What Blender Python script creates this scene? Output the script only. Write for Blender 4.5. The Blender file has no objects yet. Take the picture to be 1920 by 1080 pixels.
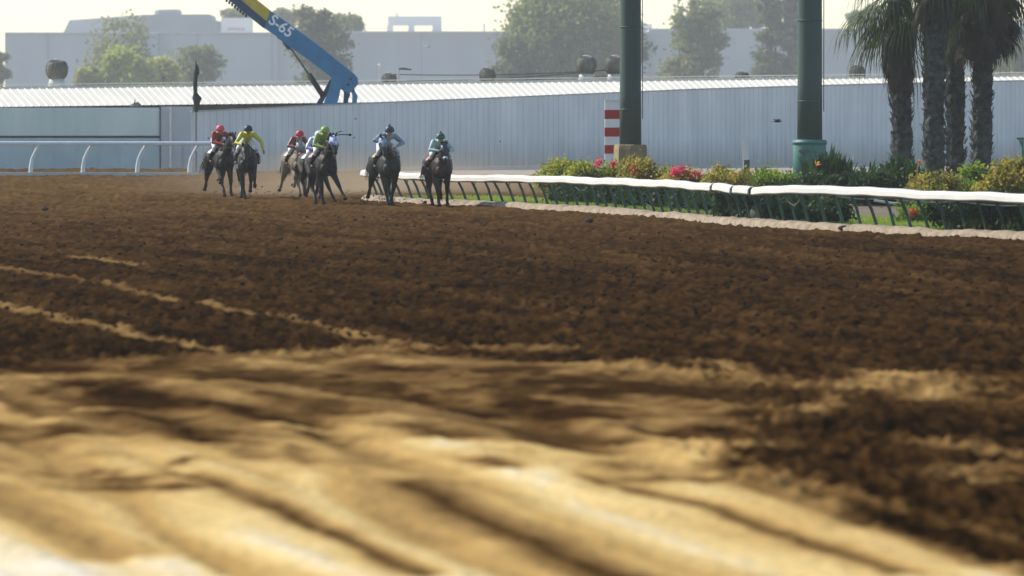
import bpy, bmesh, math, random
import numpy as np
from mathutils import Vector, Matrix, Quaternion

S = bpy.context.scene
COL = S.collection
R = math.radians
RNG = random.Random(7)
F = 12000.0          # focal length in photo pixels (1920 wide)
HC = 3.0             # camera height
HY = 208.0           # photo row of the horizon

# ------------------------------------------------------------ camera, world, sun
cam_d = bpy.data.cameras.new('camera'); cam = bpy.data.objects.new('camera', cam_d); COL.objects.link(cam)
S.camera = cam
cam.location = (0, 0, HC)
cam_d.sensor_width = 36.0
cam_d.lens = 36.0 * F / 1920.0
cam.rotation_euler = (R(90) - math.atan((540 - HY) / F), 0, 0)
cam_d.clip_start = 0.5; cam_d.clip_end = 6000
cam_d.dof.use_dof = True
cam_d.dof.focus_distance = 205.0
cam_d.dof.aperture_fstop = 2.6

SUN_AZ, SUN_EL = 64.0, 40.0       # degrees left of the view direction, above the horizon
sund = Vector((-math.sin(R(SUN_AZ)) * math.cos(R(SUN_EL)), math.cos(R(SUN_AZ)) * math.cos(R(SUN_EL)), math.sin(R(SUN_EL))))
w = bpy.data.worlds.new('World'); S.world = w; w.use_nodes = True
nt = w.node_tree; bg = nt.nodes['Background']
sky = nt.nodes.new('ShaderNodeTexSky'); sky.sky_type = 'NISHITA'; sky.sun_disc = False
sky.sun_elevation = R(SUN_EL); sky.sun_rotation = R(-SUN_AZ)
sky.dust_density = .3; sky.air_density = 1.0; sky.ozone_density = 2.6
tint = nt.nodes.new('ShaderNodeMixRGB'); tint.blend_type = 'MULTIPLY'; tint.inputs[0].default_value = 1.0; tint.inputs[2].default_value = (1.05, 1.0, .94, 1)   # camera white balance set for the shade
nt.links.new(sky.outputs[0], tint.inputs[1]); nt.links.new(tint.outputs[0], bg.inputs[0]); bg.inputs[1].default_value = 0.15
sl = bpy.data.lights.new('sun', 'SUN'); sl.energy = 4.4; sl.angle = R(0.6); sl.color = (1.0, 0.94, 0.83)
so = bpy.data.objects.new('sun', sl); COL.objects.link(so)
so.rotation_euler = sund.to_track_quat('Z', 'Y').to_euler()
S.view_settings.view_transform = 'Standard'; S.view_settings.look = 'None'
S.view_settings.exposure = 0.47; S.view_settings.gamma = 1.0
S.view_settings.use_curve_mapping = False

# ------------------------------------------------------------ helpers
def gx(px, d): return (px - 960.0) / F * d                    # metres right of the axis for a photo column at depth d
def gz(py, d): return HC - (py - HY) / F * d                  # height for a photo row at depth d
def gp(px, py):                                               # a ground point seen at that pixel
    d = HC * F / (py - HY); return (gx(px, d), d)

def mat(name, col, rough=0.8, var=0.0, scale=3.0, col2=None, bump=0.0, bscale=20.0, spec=0.3, stretch=(1, 1, 1), metal=0.0, sheen=0.0):
    m = bpy.data.materials.new(name); m.use_nodes = True
    t = m.node_tree; b = t.nodes['Principled BSDF']
    b.inputs['Roughness'].default_value = rough
    b.inputs['Specular IOR Level'].default_value = spec
    b.inputs['Metallic'].default_value = metal
    if sheen: b.inputs['Sheen Weight'].default_value = sheen
    b.inputs['Base Color'].default_value = (*col, 1)
    tc = t.nodes.new('ShaderNodeTexCoord'); mp = t.nodes.new('ShaderNodeMapping')
    t.links.new(tc.outputs['Object'], mp.inputs[0]); mp.inputs['Scale'].default_value = stretch
    if var or col2:
        n = t.nodes.new('ShaderNodeTexNoise'); n.inputs['Scale'].default_value = scale; n.inputs['Detail'].default_value = 6
        t.links.new(mp.outputs[0], n.inputs[0])
        r = t.nodes.new('ShaderNodeValToRGB')
        c2 = col2 if col2 else tuple(min(1, c * (1 + var)) for c in col)
        c1 = col if col2 else tuple(c * (1 - var) for c in col)
        r.color_ramp.elements[0].color = (*c1, 1); r.color_ramp.elements[1].color = (*c2, 1)
        r.color_ramp.elements[0].position = 0.35; r.color_ramp.elements[1].position = 0.68
        t.links.new(n.outputs[0], r.inputs[0]); t.links.new(r.outputs[0], b.inputs['Base Color'])
    if bump:
        n2 = t.nodes.new('ShaderNodeTexNoise'); n2.inputs['Scale'].default_value = bscale; n2.inputs['Detail'].default_value = 5
        t.links.new(mp.outputs[0], n2.inputs[0])
        bp = t.nodes.new('ShaderNodeBump'); bp.inputs['Strength'].default_value = bump; bp.inputs['Distance'].default_value = 0.05
        t.links.new(n2.outputs[0], bp.inputs['Height']); t.links.new(bp.outputs[0], b.inputs['Normal'])
    return m

def leafmat(name, c1, c2, scale=0.8, trans=0.45, rough=0.6):
    m = bpy.data.materials.new(name); m.use_nodes = True; t = m.node_tree; t.nodes.clear()
    out = t.nodes.new('ShaderNodeOutputMaterial'); d = t.nodes.new('ShaderNodeBsdfPrincipled'); tr = t.nodes.new('ShaderNodeBsdfTranslucent')
    mx = t.nodes.new('ShaderNodeMixShader'); mx.inputs[0].default_value = trans
    tc = t.nodes.new('ShaderNodeTexCoord'); n = t.nodes.new('ShaderNodeTexNoise'); n.inputs['Scale'].default_value = scale; n.inputs['Detail'].default_value = 8
    r = t.nodes.new('ShaderNodeValToRGB'); r.color_ramp.elements[0].color = (*c1, 1); r.color_ramp.elements[1].color = (*c2, 1)
    r.color_ramp.elements[0].position = 0.35; r.color_ramp.elements[1].position = 0.65
    t.links.new(tc.outputs['Object'], n.inputs[0]); t.links.new(n.outputs[0], r.inputs[0])
    t.links.new(r.outputs[0], d.inputs['Base Color']); t.links.new(r.outputs[0], tr.inputs[0])
    d.inputs['Roughness'].default_value = rough; d.inputs['Specular IOR Level'].default_value = 0.3
    t.links.new(d.outputs[0], mx.inputs[1]); t.links.new(tr.outputs[0], mx.inputs[2]); t.links.new(mx.outputs[0], out.inputs[0])
    return m

def tag(o, label=None, cat=None, group=None, kind=None):
    if label: o['label'] = label
    if cat: o['category'] = cat
    if group: o['group'] = group
    if kind: o['kind'] = kind
    return o

def empty(name, loc=(0, 0, 0), rz=0, label=None, cat=None, group=None):
    o = bpy.data.objects.new(name, None); COL.objects.link(o); o.location = loc; o.rotation_euler = (0, 0, rz)
    o.empty_display_size = 0.2
    return tag(o, label, cat, group)

class MB:
    def __init__(s): s.v = []; s.f = []
    def add(s, vs, fs):
        n = len(s.v); s.v.extend(tuple(p) for p in vs); s.f.extend(tuple(i + n for i in f) for f in fs); return s
    def box(s, c, size, rot=None):
        x, y, z = [q / 2 for q in size]; c = Vector(c)
        vs = [Vector((a * x, b * y, e * z)) for a in (-1, 1) for b in (-1, 1) for e in (-1, 1)]
        if rot is not None: vs = [rot @ p for p in vs]
        return s.add([p + c for p in vs], [(0, 1, 3, 2), (4, 6, 7, 5), (0, 4, 5, 1), (2, 3, 7, 6), (0, 2, 6, 4), (1, 5, 7, 3)])
    def bar(s, a, b, wy, wz):
        a = Vector(a); b = Vector(b); d = (b - a).normalized()
        up = Vector((0, 0, 1)) if abs(d.z) < .95 else Vector((0, 1, 0))
        sd = d.cross(up).normalized() * wy / 2; u = sd.cross(d).normalized() * wz / 2
        vs = [p + i * sd + j * u for p in (a, b) for i, j in ((-1, -1), (1, -1), (1, 1), (-1, 1))]
        return s.add(vs, [(3, 2, 1, 0), (4, 5, 6, 7), (0, 1, 5, 4), (1, 2, 6, 5), (2, 3, 7, 6), (3, 0, 4, 7)])
    def tube(s, pts, rad, n=8, side=None):
        pts = [Vector(p) for p in pts]; m = len(pts); vs = []
        if not isinstance(rad, (list, tuple)): rad = [rad] * m
        pn = None
        for i, p in enumerate(pts):
            d = (pts[min(i + 1, m - 1)] - pts[max(i - 1, 0)]).normalized()
            if side is not None: a = Vector(side)
            elif pn is not None: a = pn
            else: a = Vector((1, 0, 0)) if abs(d.x) < .9 else Vector((0, 1, 0))
            a = (a - d * a.dot(d)).normalized(); pn = a; b = d.cross(a)
            r = rad[i]; ra, rb = r if isinstance(r, (list, tuple)) else (r, r)
            for k in range(n):
                t = 2 * math.pi * k / n; vs.append(p + a * ra * math.cos(t) + b * rb * math.sin(t))
        fs = [(i * n + k, i * n + (k + 1) % n, (i + 1) * n + (k + 1) % n, (i + 1) * n + k) for i in range(m - 1) for k in range(n)]
        fs.append(tuple(range(n - 1, -1, -1))); fs.append(tuple((m - 1) * n + k for k in range(n)))
        return s.add(vs, fs)
    def ball(s, c, r, n=10, k=6, rot=None):
        c = Vector(c); rx, ry, rz = r if isinstance(r, (list, tuple)) else (r, r, r)
        vs = [Vector((0, 0, -rz))]
        for i in range(1, k):
            ph = -math.pi / 2 + math.pi * i / k
            for j in range(n):
                t = 2 * math.pi * j / n; vs.append(Vector((rx * math.cos(ph) * math.cos(t), ry * math.cos(ph) * math.sin(t), rz * math.sin(ph))))
        vs.append(Vector((0, 0, rz)))
        if rot is not None: vs = [rot @ p for p in vs]
        fs = [(0, 1 + (j + 1) % n, 1 + j) for j in range(n)]
        for i in range(k - 2):
            for j in range(n): fs.append((1 + i * n + j, 1 + i * n + (j + 1) % n, 1 + (i + 1) * n + (j + 1) % n, 1 + (i + 1) * n + j))
        L = len(vs) - 1; b0 = 1 + (k - 2) * n
        fs += [(L, b0 + j, b0 + (j + 1) % n) for j in range(n)]
        return s.add([p + c for p in vs], fs)
    def chain(s, pts, rad, n=10):
        for i in range(len(pts)):
            r = rad[i]; rr = max(r) if isinstance(r, (list, tuple)) else r
            s.ball(pts[i], rr * .99, n, 6)
        s.tube(pts, rad, n); return s
    def lathe(s, c, prof, n=16):
        c = Vector(c); vs = []
        for r, z in prof:
            for k in range(n):
                t = 2 * math.pi * k / n; vs.append(c + Vector((r * math.cos(t), r * math.sin(t), z)))
        m = len(prof)
        fs = [(i * n + k, i * n + (k + 1) % n, (i + 1) * n + (k + 1) % n, (i + 1) * n + k) for i in range(m - 1) for k in range(n)]
        fs.append(tuple(range(n - 1, -1, -1))); fs.append(tuple((m - 1) * n + k for k in range(n)))
        return s.add(vs, fs)
    def prism(s, pts, y0, y1):     # outline in x,z pushed from y0 to y1
        n = len(pts); vs = [(x, y0, z) for x, z in pts] + [(x, y1, z) for x, z in pts]
        ar = sum(pts[i][0] * pts[(i + 1) % n][1] - pts[(i + 1) % n][0] * pts[i][1] for i in range(n))
        o = list(range(n)) if ar > 0 else list(range(n - 1, -1, -1))
        fs = [tuple(o), tuple(i + n for i in reversed(o))]
        for i in range(n):
            a, b = o[i], o[(i + 1) % n]; fs.append((b, a, a + n, b + n))
        return s.add(vs, fs)
    def build(s, name, m, parent=None, smooth=False, loc=(0, 0, 0)):
        me = bpy.data.meshes.new(name); me.from_pydata(s.v, [], s.f); me.update()
        if smooth: me.polygons.foreach_set('use_smooth', [True] * len(me.polygons))
        o = bpy.data.objects.new(name, me); COL.objects.link(o); me.materials.append(m)
        o.location = loc
        if parent: o.parent = parent
        return o
    def fused(s, name, m, parent=None, voxel=0.02, sm=2, loc=(0, 0, 0)):    # one continuous skin round all the pieces
        o = s.build('tmp', m)
        md = o.modifiers.new('r', 'REMESH'); md.mode = 'VOXEL'; md.voxel_size = voxel; md.use_smooth_shade = True
        if sm:
            ms = o.modifiers.new('s', 'SMOOTH'); ms.factor = 0.5; ms.iterations = sm
        dg = bpy.context.evaluated_depsgraph_get(); me = bpy.data.meshes.new_from_object(o.evaluated_get(dg))
        bpy.data.objects.remove(o); me.name = name
        me.polygons.foreach_set('use_smooth', [True] * len(me.polygons))
        o = bpy.data.objects.new(name, me); COL.objects.link(o)
        if not me.materials: me.materials.append(m)
        o.location = loc
        if parent: o.parent = parent
        return o

def quadmesh(name, V, m, parent=None, loc=(0, 0, 0)):       # V: (n,4,3) numpy array of leaf faces
    n = len(V); me = bpy.data.meshes.new(name)
    me.vertices.add(n * 4); me.vertices.foreach_set('co', V.reshape(-1).astype(np.float32))
    me.loops.add(n * 4); me.loops.foreach_set('vertex_index', np.arange(n * 4, dtype=np.int32))
    me.polygons.add(n); me.polygons.foreach_set('loop_start', np.arange(0, n * 4, 4, dtype=np.int32))
    me.update(calc_edges=True); me.materials.append(m)
    o = bpy.data.objects.new(name, me); COL.objects.link(o); o.location = loc
    if parent: o.parent = parent
    return o

def leaves(P, size, rs, aspect=1.6, updown=0.0, vary=.5):     # leaf-shaped faces at the points P
    n = len(P); sz = size * (1 - vary / 2 + vary * rs.rand(n))[:, None]
    a = rs.normal(size=(n, 3)); a[:, 2] -= updown; a /= np.linalg.norm(a, axis=1)[:, None]
    b = rs.normal(size=(n, 3)); b -= a * (a * b).sum(1)[:, None]; b /= np.linalg.norm(b, axis=1)[:, None]
    return np.stack([P - a * sz * aspect / 2, P + b * sz / 2, P + a * sz * aspect / 2, P - b * sz / 2], 1)

def vnoise(x, y, seed=0):       # smooth value noise on a lattice
    xi = np.floor(x).astype(np.int64); yi = np.floor(y).astype(np.int64); fx = x - xi; fy = y - yi
    fx = fx * fx * (3 - 2 * fx); fy = fy * fy * (3 - 2 * fy)
    def h(a, b):
        k = (a * 374761393 + b * 668265263 + seed * 2147483647 + 1013904223) & 0xffffffff
        k = ((k ^ (k >> 13)) * 1274126177) & 0xffffffff
        return ((k ^ (k >> 16)) & 0xffff) / 65535.0
    return (h(xi, yi) * (1 - fx) + h(xi + 1, yi) * fx) * (1 - fy) + (h(xi, yi + 1) * (1 - fx) + h(xi + 1, yi + 1) * fx) * fy

def fbm(x, y, o, seed=0):
    s = 0; a = 1; t = 0
    for i in range(o):
        s = s + a * vnoise(x * 2 ** i, y * 2 ** i, seed + i * 17); t += a; a *= .55
    return s / t

def interp(pts, t):
    for i in range(len(pts) - 1):
        if t <= pts[i + 1][0] or i == len(pts) - 2:
            k = (t - pts[i][0]) / (pts[i + 1][0] - pts[i][0])
            return [a + (b - a) * k for a, b in zip(pts[i][1:], pts[i + 1][1:])]

# ------------------------------------------------------------ materials
M_white = mat('white_rail_paint', (.78, .76, .72), .45, .06, 4, bump=.1)
M_rail2 = mat('old_white_paint', (.62, .66, .68), .5, .08, 2)
M_green = mat('dark_green_paint', (.035, .085, .06), .45, .25, 3)
M_pole = mat('grey_green_paint', (.045, .08, .065), .55, .12, 1.2, stretch=(1, 1, .15))
M_teal = mat('teal_paint', (.06, .18, .15), .5, .2, 2.5, bump=.1)
M_conc = mat('sandy_concrete', (.26, .20, .11), .9, .2, 2.5, bump=.3, bscale=12)
M_kerb = mat('sandy_kerb', (.27, .21, .145), .95, .3, 4, bump=.6, bscale=9)
M_roof = mat('cream_roof_metal', (.80, .74, .62), .6, .05, .6, spec=.4)
M_fence = mat('grey_blue_cladding', (.65, .665, .665), .6, col2=(.78, .785, .775), scale=.9, stretch=(1, 1, .25))
M_barn = mat('grey_green_boards', (.56, .66, .60), .7, col2=(.68, .75, .69), scale=.8, stretch=(1, 1, .2))
M_pale = mat('pale_grey_wall', (.50, .53, .53), .7, .06, .8)
M_dark = mat('dark_gap', (.03, .035, .035), .8)
M_ware = mat('warehouse_wall', (.62, .62, .60), .8, .06, .05)
M_ware2 = mat('grey_office_wall', (.46, .455, .45), .8, .06, .06)
M_ware3 = mat('pale_roof_block', (.74, .72, .70), .8, .05, .1)
M_blue = mat('crane_blue', (.012, .15, .31), .4, .15, 1.5, spec=.4)
M_navy = mat('dark_blue_steel', (.015, .05, .12), .45, .2, 2)
M_yel = mat('crane_yellow', (.50, .38, .04), .5, .12, 2)
M_steel = mat('worn_steel', (.10, .10, .10), .4, .2, 5, metal=.4)
M_letter = mat('white_lettering', (.75, .78, .8), .5)
M_vent = mat('dull_vent_metal', (.13, .13, .11), .55, .25, 3)
M_galv = mat('galvanised_steel', (.40, .43, .42), .5, .15, 2)
M_red = mat('red_band_paint', (.42, .03, .02), .55, .1, 3)
M_bark = mat('tree_bark', (.10, .075, .055), .9, .3, 3, bump=.5)
M_palmb = mat('palm_bark', (.022, .026, .023), .95, col2=(.085, .09, .078), scale=5, bump=.8, bscale=7)
M_black = mat('black_cloth', (.012, .014, .013), .8)
M_rubber = mat('black_rubber', (.02, .02, .02), .8)

def dirt_material():
    m = bpy.data.materials.new('racetrack_soil'); m.use_nodes = True; t = m.node_tree; b = t.nodes['Principled BSDF']
    b.inputs['Roughness'].default_value = 1.0; b.inputs['Specular IOR Level'].default_value = 0.0
    at = t.nodes.new('ShaderNodeAttribute'); at.attribute_name = 'dry_lit'  # soil dryness with painted sun glint and furrow shadow
    tc = t.nodes.new('ShaderNodeTexCoord')
    n1 = t.nodes.new('ShaderNodeTexNoise'); n1.inputs['Scale'].default_value = 5.0; n1.inputs['Detail'].default_value = 8; n1.inputs['Roughness'].default_value = .7
    t.links.new(tc.outputs['Object'], n1.inputs[0])
    ma = t.nodes.new('ShaderNodeMath'); ma.operation = 'MULTIPLY_ADD'; ma.inputs[1].default_value = .34; ma.inputs[2].default_value = -.17
    t.links.new(n1.outputs[0], ma.inputs[0])
    ad = t.nodes.new('ShaderNodeMath'); ad.operation = 'ADD'; t.links.new(ma.outputs[0], ad.inputs[0]); t.links.new(at.outputs['Fac'], ad.inputs[1])
    dv = t.nodes.new('ShaderNodeMath'); dv.operation = 'MULTIPLY'; dv.inputs[1].default_value = 1 / 1.4; t.links.new(ad.outputs[0], dv.inputs[0])
    r = t.nodes.new('ShaderNodeValToRGB'); cr = r.color_ramp
    pts = [(0, (.007, .004, .002)), (.08, (.034, .0165, .005)), (.20, (.100, .054, .018)), (.38, (.21, .125, .045)), (.6, (.41, .26, .092)), (.78, (.56, .41, .18)), (1, (.66, .62, .53))]
    cr.elements[0].position = 0; cr.elements[0].color = (*pts[0][1], 1)
    cr.elements[1].position = 1; cr.elements[1].color = (*pts[-1][1], 1)
    for p, c in pts[1:-1]:
        e = cr.elements.new(p); e.color = (*c, 1)
    t.links.new(dv.outputs[0], r.inputs[0]); t.links.new(r.outputs[0], b.inputs['Base Color'])
    n2 = t.nodes.new('ShaderNodeTexNoise'); n2.inputs['Scale'].default_value = 9; n2.inputs['Detail'].default_value = 6
    t.links.new(tc.outputs['Object'], n2.inputs[0])
    bp = t.nodes.new('ShaderNodeBump'); bp.inputs['Strength'].default_value = .55; bp.inputs['Distance'].default_value = .06
    t.links.new(n2.outputs[0], bp.inputs['Height']); t.links.new(bp.outputs[0], b.inputs['Normal'])
    return m
M_dirt = dirt_material()
def dusty_foot(m, h0, h1, col):      # dust splashed on the lowest part of a wall
    t = m.node_tree; b = t.nodes['Principled BSDF']; l = b.inputs['Base Color'].links[0]; src = l.from_socket
    ge = t.nodes.new('ShaderNodeNewGeometry'); sx = t.nodes.new('ShaderNodeSeparateXYZ'); t.links.new(ge.outputs['Position'], sx.inputs[0])
    n = t.nodes.new('ShaderNodeTexNoise'); n.inputs['Scale'].default_value = 1.3; mp = t.nodes.new('ShaderNodeMapping'); mp.inputs['Scale'].default_value = (3, 3, .3); t.links.new(ge.outputs['Position'], mp.inputs[0]); t.links.new(mp.outputs[0], n.inputs[0]); n.inputs['Detail'].default_value = 5
    a = t.nodes.new('ShaderNodeMath'); a.operation = 'MULTIPLY_ADD'; a.inputs[1].default_value = 1.6; t.links.new(n.outputs[0], a.inputs[0]); t.links.new(sx.outputs['Z'], a.inputs[2])
    mr = t.nodes.new('ShaderNodeMapRange'); mr.inputs['From Min'].default_value = h0 + .8; mr.inputs['From Max'].default_value = h1 + .8; mr.inputs['To Min'].default_value = .65; mr.inputs['To Max'].default_value = 0
    t.links.new(a.outputs[0], mr.inputs['Value']); mx = t.nodes.new('ShaderNodeMixRGB'); mx.inputs[2].default_value = (*col, 1)
    t.links.new(mr.outputs[0], mx.inputs[0]); t.links.new(src, mx.inputs[1]); t.links.new(mx.outputs[0], b.inputs['Base Color'])
dusty_foot(M_fence, 0.0, 1.6, (.36, .32, .27)); dusty_foot(M_barn, 0.0, 1.2, (.34, .33, .28))

# ------------------------------------------------------------ ground
g = MB().add([(-900, -60, -.16), (900, -60, -.16), (900, 2600, -.16), (-900, 2600, -.16)], [(0, 1, 2, 3)]).build('ground', mat('dry_earth', (.10, .075, .05), .95, .3, .3))
tag(g, kind='structure')

# inner rail line, far end first: x, y on the ground
RAILPX = [(2300, 474), (2100, 461), (1920, 449), (1750, 441), (1600, 433), (1500, 428), (1400, 421), (1300, 412), (1200, 404), (1100, 397), (1000, 391), (900, 386), (850, 384), (800, 382), (750, 379)]
RAIL = [gp(*p) for p in RAILPX] + [(-4.3, 212.2), (-4.8, 214.9)]

def build_track():
    NR, NC = 900, 620
    k = np.linspace(1 / 33.0, 1 / 372.0, NR); Y = 1 / k
    U = np.linspace(-1, 1, NC)
    yy = np.repeat(Y[:, None], NC, 1); xx = U[None, :] * (yy * .125 + 3.0)
    # across / along the direction of travel
    cu = xx * .972 + yy * .235; cv = -xx * .235 + yy * .972
    wk = np.clip((yy - 36) / 45, 0, 1)
    wx = xx + (fbm(xx * 1.3, yy * .35, 3, 5) - .5) * (.12 + .5 * wk); wy = yy + (fbm(xx * .6, yy * .3, 3, 9) - .5) * (.4 + 1.9 * wk)
    def stroke(pts, half, soft=.6):
        P = [gp(*p) for p in pts]; best = np.full(xx.shape, 1e9)
        for (x0, y0), (x1, y1) in zip(P[:-1], P[1:]):
            dx, dy = x1 - x0, y1 - y0; L = dx * dx + dy * dy
            tt = np.clip(((wx - x0) * dx + (wy - y0) * dy) / L, 0, 1)
            best = np.minimum(best, np.hypot(wx - x0 - tt * dx, wy - y0 - tt * dy))
        return np.clip(1 - (best - half * (1 - soft)) / (half * 2 * soft + 1e-6), 0, 1) ** 1.1
    # outline of the pale near ground: dry sand plus painted sun glint
    poly = [gp(*p) for p in [(-700, 740), (-200, 705), (0, 690), (300, 668), (540, 662), (800, 660), (1060, 676), (1300, 700), (1450, 735), (1400, 778), (1300, 815), (1290, 850), (1420, 905), (1650, 985), (1980, 1090), (2600, 1290), (1600, 1500), (-400, 1500), (-1500, 1000)]]
    ins = np.zeros(xx.shape, bool); dist = np.full(xx.shape, 1e9)
    for i in range(len(poly)):
        x0, y0 = poly[i]; x1, y1 = poly[(i + 1) % len(poly)]
        c = ((y0 > wy) != (y1 > wy)); 
        with np.errstate(divide='ignore', invalid='ignore'):
            xi = (x1 - x0) * (wy - y0) / (y1 - y0) + x0
        ins ^= (c & (wx < xi))
        dx, dy = x1 - x0, y1 - y0; L = dx * dx + dy * dy
        tt = np.clip(((wx - x0) * dx + (wy - y0) * dy) / L, 0, 1)
        dist = np.minimum(dist, np.hypot((wx - x0 - tt * dx), (wy - y0 - tt * dy) * .35))
    sd = np.where(ins, dist, -dist)
    edge = np.clip(sd / .5 + .45, 0, 1)
    # dryness plus sun glint in the colour: paler and sandier towards the outside of the track, nearest the viewer
    lvl = np.interp(yy, [38, 45, 52, 58, 62, 66, 72, 78, 84], [.98, .97, .91, .82, .75, .67, .54, .42, .30])
    lvl = lvl + np.clip((-xx - .9) / 2.6, 0, 1) * np.clip((58 - yy) / 16, 0, 1) * .46
    streak = fbm(cu * 2.2, cv * .10, 4, 31) ; fine = fbm(cu * 7, cv * .5, 3, 57)
    blot = fbm(xx * 1.1, yy * .32, 4, 77)
    bend = cu + .55 * np.sin(cv * .16 + 1.0) + .25 * np.sin(cv * .37)
    band = fbm(bend * 1.25, cv * .035, 2, 131); fbm_mid = fbm(xx * 1.7, yy * .7, 4, 141)
    lvl = lvl + (band - .5) * 1.0 * np.clip(lvl, 0, .8) + (streak - .5) * .5 * np.clip(lvl, 0, .7) + (fine - .5) * .08
    lvl = lvl + (fbm_mid - .5) * .85 * np.interp(yy, [50, 60, 90], [0, 1, 1])
    lvl = lvl - np.clip((blot - .58) * 5, 0, 1) * .38 * np.clip((yy - 48) / 10, 0, 1)
    mot = fbm(xx * .5, yy * .12, 4, 3)
    base = .085 + (mot - .5) * .09 + np.interp(yy, [70, 110, 150, 190, 230, 372], [-.015, 0.0, .035, .10, .16, .16])
    dry_lit = base * (1 - edge) + lvl * edge
    z = np.zeros(xx.shape)
    def pale(pts, half, val, soft=.6):
        nonlocal dry_lit
        s = stroke(pts, half, soft) * (.55 + .6 * fbm(xx * 1.5, yy * .3, 3, 91)); s = np.clip(s, 0, 1)
        dry_lit = dry_lit * (1 - s) + np.maximum(val, dry_lit) * s
    def dark(pts, half, val=.03, dep=.05, soft=.6):
        nonlocal dry_lit, z
        h2 = stroke(pts, half * 2.3, 1.0) * .40; dry_lit = dry_lit * (1 - h2) + (.30 * dry_lit + .12) * h2     # loose soil thrown to both sides
        s = stroke(pts, half * 1.25, 1.0); nz = fbm(xx * 3.0, yy * .9, 5, 13); k_ = .08 + .9 * np.clip((yy - 52) / 22, 0, 1)
        s2 = np.clip((s + (nz - .5) * 2.0 * k_ - .12) / (1 - .25 * k_), 0, 1) * np.clip(s * 6, 0, 1)
        dry_lit = dry_lit * (1 - s2) + (val + .05 * fine) * s2; z -= dep * .6 * s
    pale([(-200, 470), (0, 506), (200, 541), (330, 568), (430, 584), (560, 604), (640, 622), (740, 640)], .13, .46)
    pale([(-300, 520), (0, 568), (100, 588), (200, 614), (330, 640), (440, 660), (540, 662), (640, 652)], .17, .55)
    pale([(135, 484), (200, 489), (265, 497)], .24, .50)
    pale([(620, 656), (800, 646), (1000, 652)], .8, .42)
    pale([(1060, 676), (1250, 692), (1400, 706), (1520, 722), (1620, 716), (1690, 700)], .42, .60)
    pale([(1620, 718), (1480, 762), (1340, 800), (1290, 850), (1340, 915), (1560, 1000), (1800, 1090)], .24, 1.0)
    pale([(1690, 708), (1800, 736), (1960, 742)], .55, .42)
    pale([(1350, 845), (1500, 900), (1700, 960), (1950, 1020)], .12, .42)
    pale([(1600, 790), (1780, 830), (1950, 850)], .2, .40)
    pale([(560, 890), (590, 945), (680, 1000), (800, 1050), (900, 1100)], .17, 1.2, .8)
    pale([(900, 870), (1060, 930), (1200, 990), (1400, 1050), (1600, 1110)], .28, 1.2, .8)
    pale([(0, 760), (150, 815), (300, 860), (420, 905)], .2, .95, .9)
    pale([(380, 850), (560, 880), (700, 885)], .25, .92, .9)
    pale([(700, 800), (860, 850), (1010, 880)], .25, .90, .9)
    pale([(1150, 790), (1175, 830), (1170, 860)], .12, .75)
    pale([(100, 405), (560, 426), (900, 456), (1250, 500)], .5, .17, 1.0)
    pale([(700, 395), (1000, 420), (1400, 470), (1900, 540)], .5, .16, 1.0)
    # furrows: dug, moist soil with their shadow painted into the tone
    dark([(335, 888), (430, 925), (520, 962), (640, 1010), (720, 1050), (800, 1090)], .10, .07)
    dark([(760, 905), (860, 958), (1000, 1010), (1130, 1072), (1290, 1140)], .19, .02, .07)
    dark([(655, 865), (690, 930), (790, 985), (860, 1010)], .16, .66, .02)
    dark([(1395, 868), (1500, 930), (1620, 985)], .16, .50, .02)
    dark([(230, 925), (300, 985), (360, 1035), (450, 1085)], .05, .74, .02)
    dark([(60, 835), (180, 895)], .06, .66, .02)
    dark([(1020, 822), (1095, 836)], .2, .12); dark([(840, 776), (925, 792)], .2, .3); dark([(600, 756), (670, 776)], .25, .12)
    dark([(430, 842), (480, 862)], .12, .42); dark([(545, 838), (580, 872)], .12, .40); dark([(1170, 705), (1260, 724)], .5, .02)
    dark([(0, 815), (45, 832)], .1, .3); dark([(1130, 868), (1180, 885)], .12, .4)
    rb = random.Random(12)
    for k in range(72):       # scattered clumps of darker loose soil and smears of dry sand
        d_ = rb.uniform(50, 78); x_ = rb.uniform(-.085, .085) * d_; L = rb.uniform(.5, 2.2) * (d_ / 60); sl_ = rb.uniform(-.45, .10)
        P_ = [(HY + 0, 0)]; a_ = (x_, d_); b_ = (x_ - sl_ * L - rb.uniform(-.5, .5), d_ - L)
        pp = [(960 + a_[0] / a_[1] * F, HY + HC * F / a_[1]), (960 + b_[0] / b_[1] * F, HY + HC * F / b_[1])]
        if k % 3: dark(pp, rb.uniform(.06, .20), rb.uniform(.03, .14), .02)
        else: pale(pp, rb.uniform(.08, .25), rb.uniform(.5, .75), 1.0)
    dark([(1110, 900), (1290, 940), (1400, 975), (1600, 1040), (1700, 1075)], .09, .12)
    dark([(150, 720), (200, 742), (240, 762)], .42, .03)
    dark([(240, 775), (310, 800), (390, 832)], .30, .04)
    dark([(380, 762), (450, 776), (515, 792)], .42, .05)
    dark([(690, 712), (790, 745)], .5, .08)
    dark([(960, 752), (1095, 775)], .6, .05)
    dark([(-100, 690), (0, 688), (150, 702)], .6, .06)
    dark([(450, 690), (570, 705)], .45, .10)
    dark([(1120, 722), (1250, 722), (1440, 742)], 1.2, .06)
    dark([(920, 690), (1080, 705)], .7, .07)
    dark([(780, 800), (860, 822)], .22, .12)
    dark([(930, 795), (1050, 820)], .3, .15)
    dark([(1240, 800), (1290, 815)], .25, .08)
    dark([(-40, 905), (100, 985), (215, 1045)], .2, .52, .04)
    dark([(0, 742), (100, 782)], .10, .25)
    dark([(1640, 955), (1760, 1000), (1960, 1055)], .26, .02)
    dark([(1390, 800), (1500, 790), (1700, 800)], .8, .02)
    # relief: harrow lines, clods and hoof marks
    rel = (fbm(xx * 2.6, yy * 1.6, 4, 101) - .5)
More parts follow.
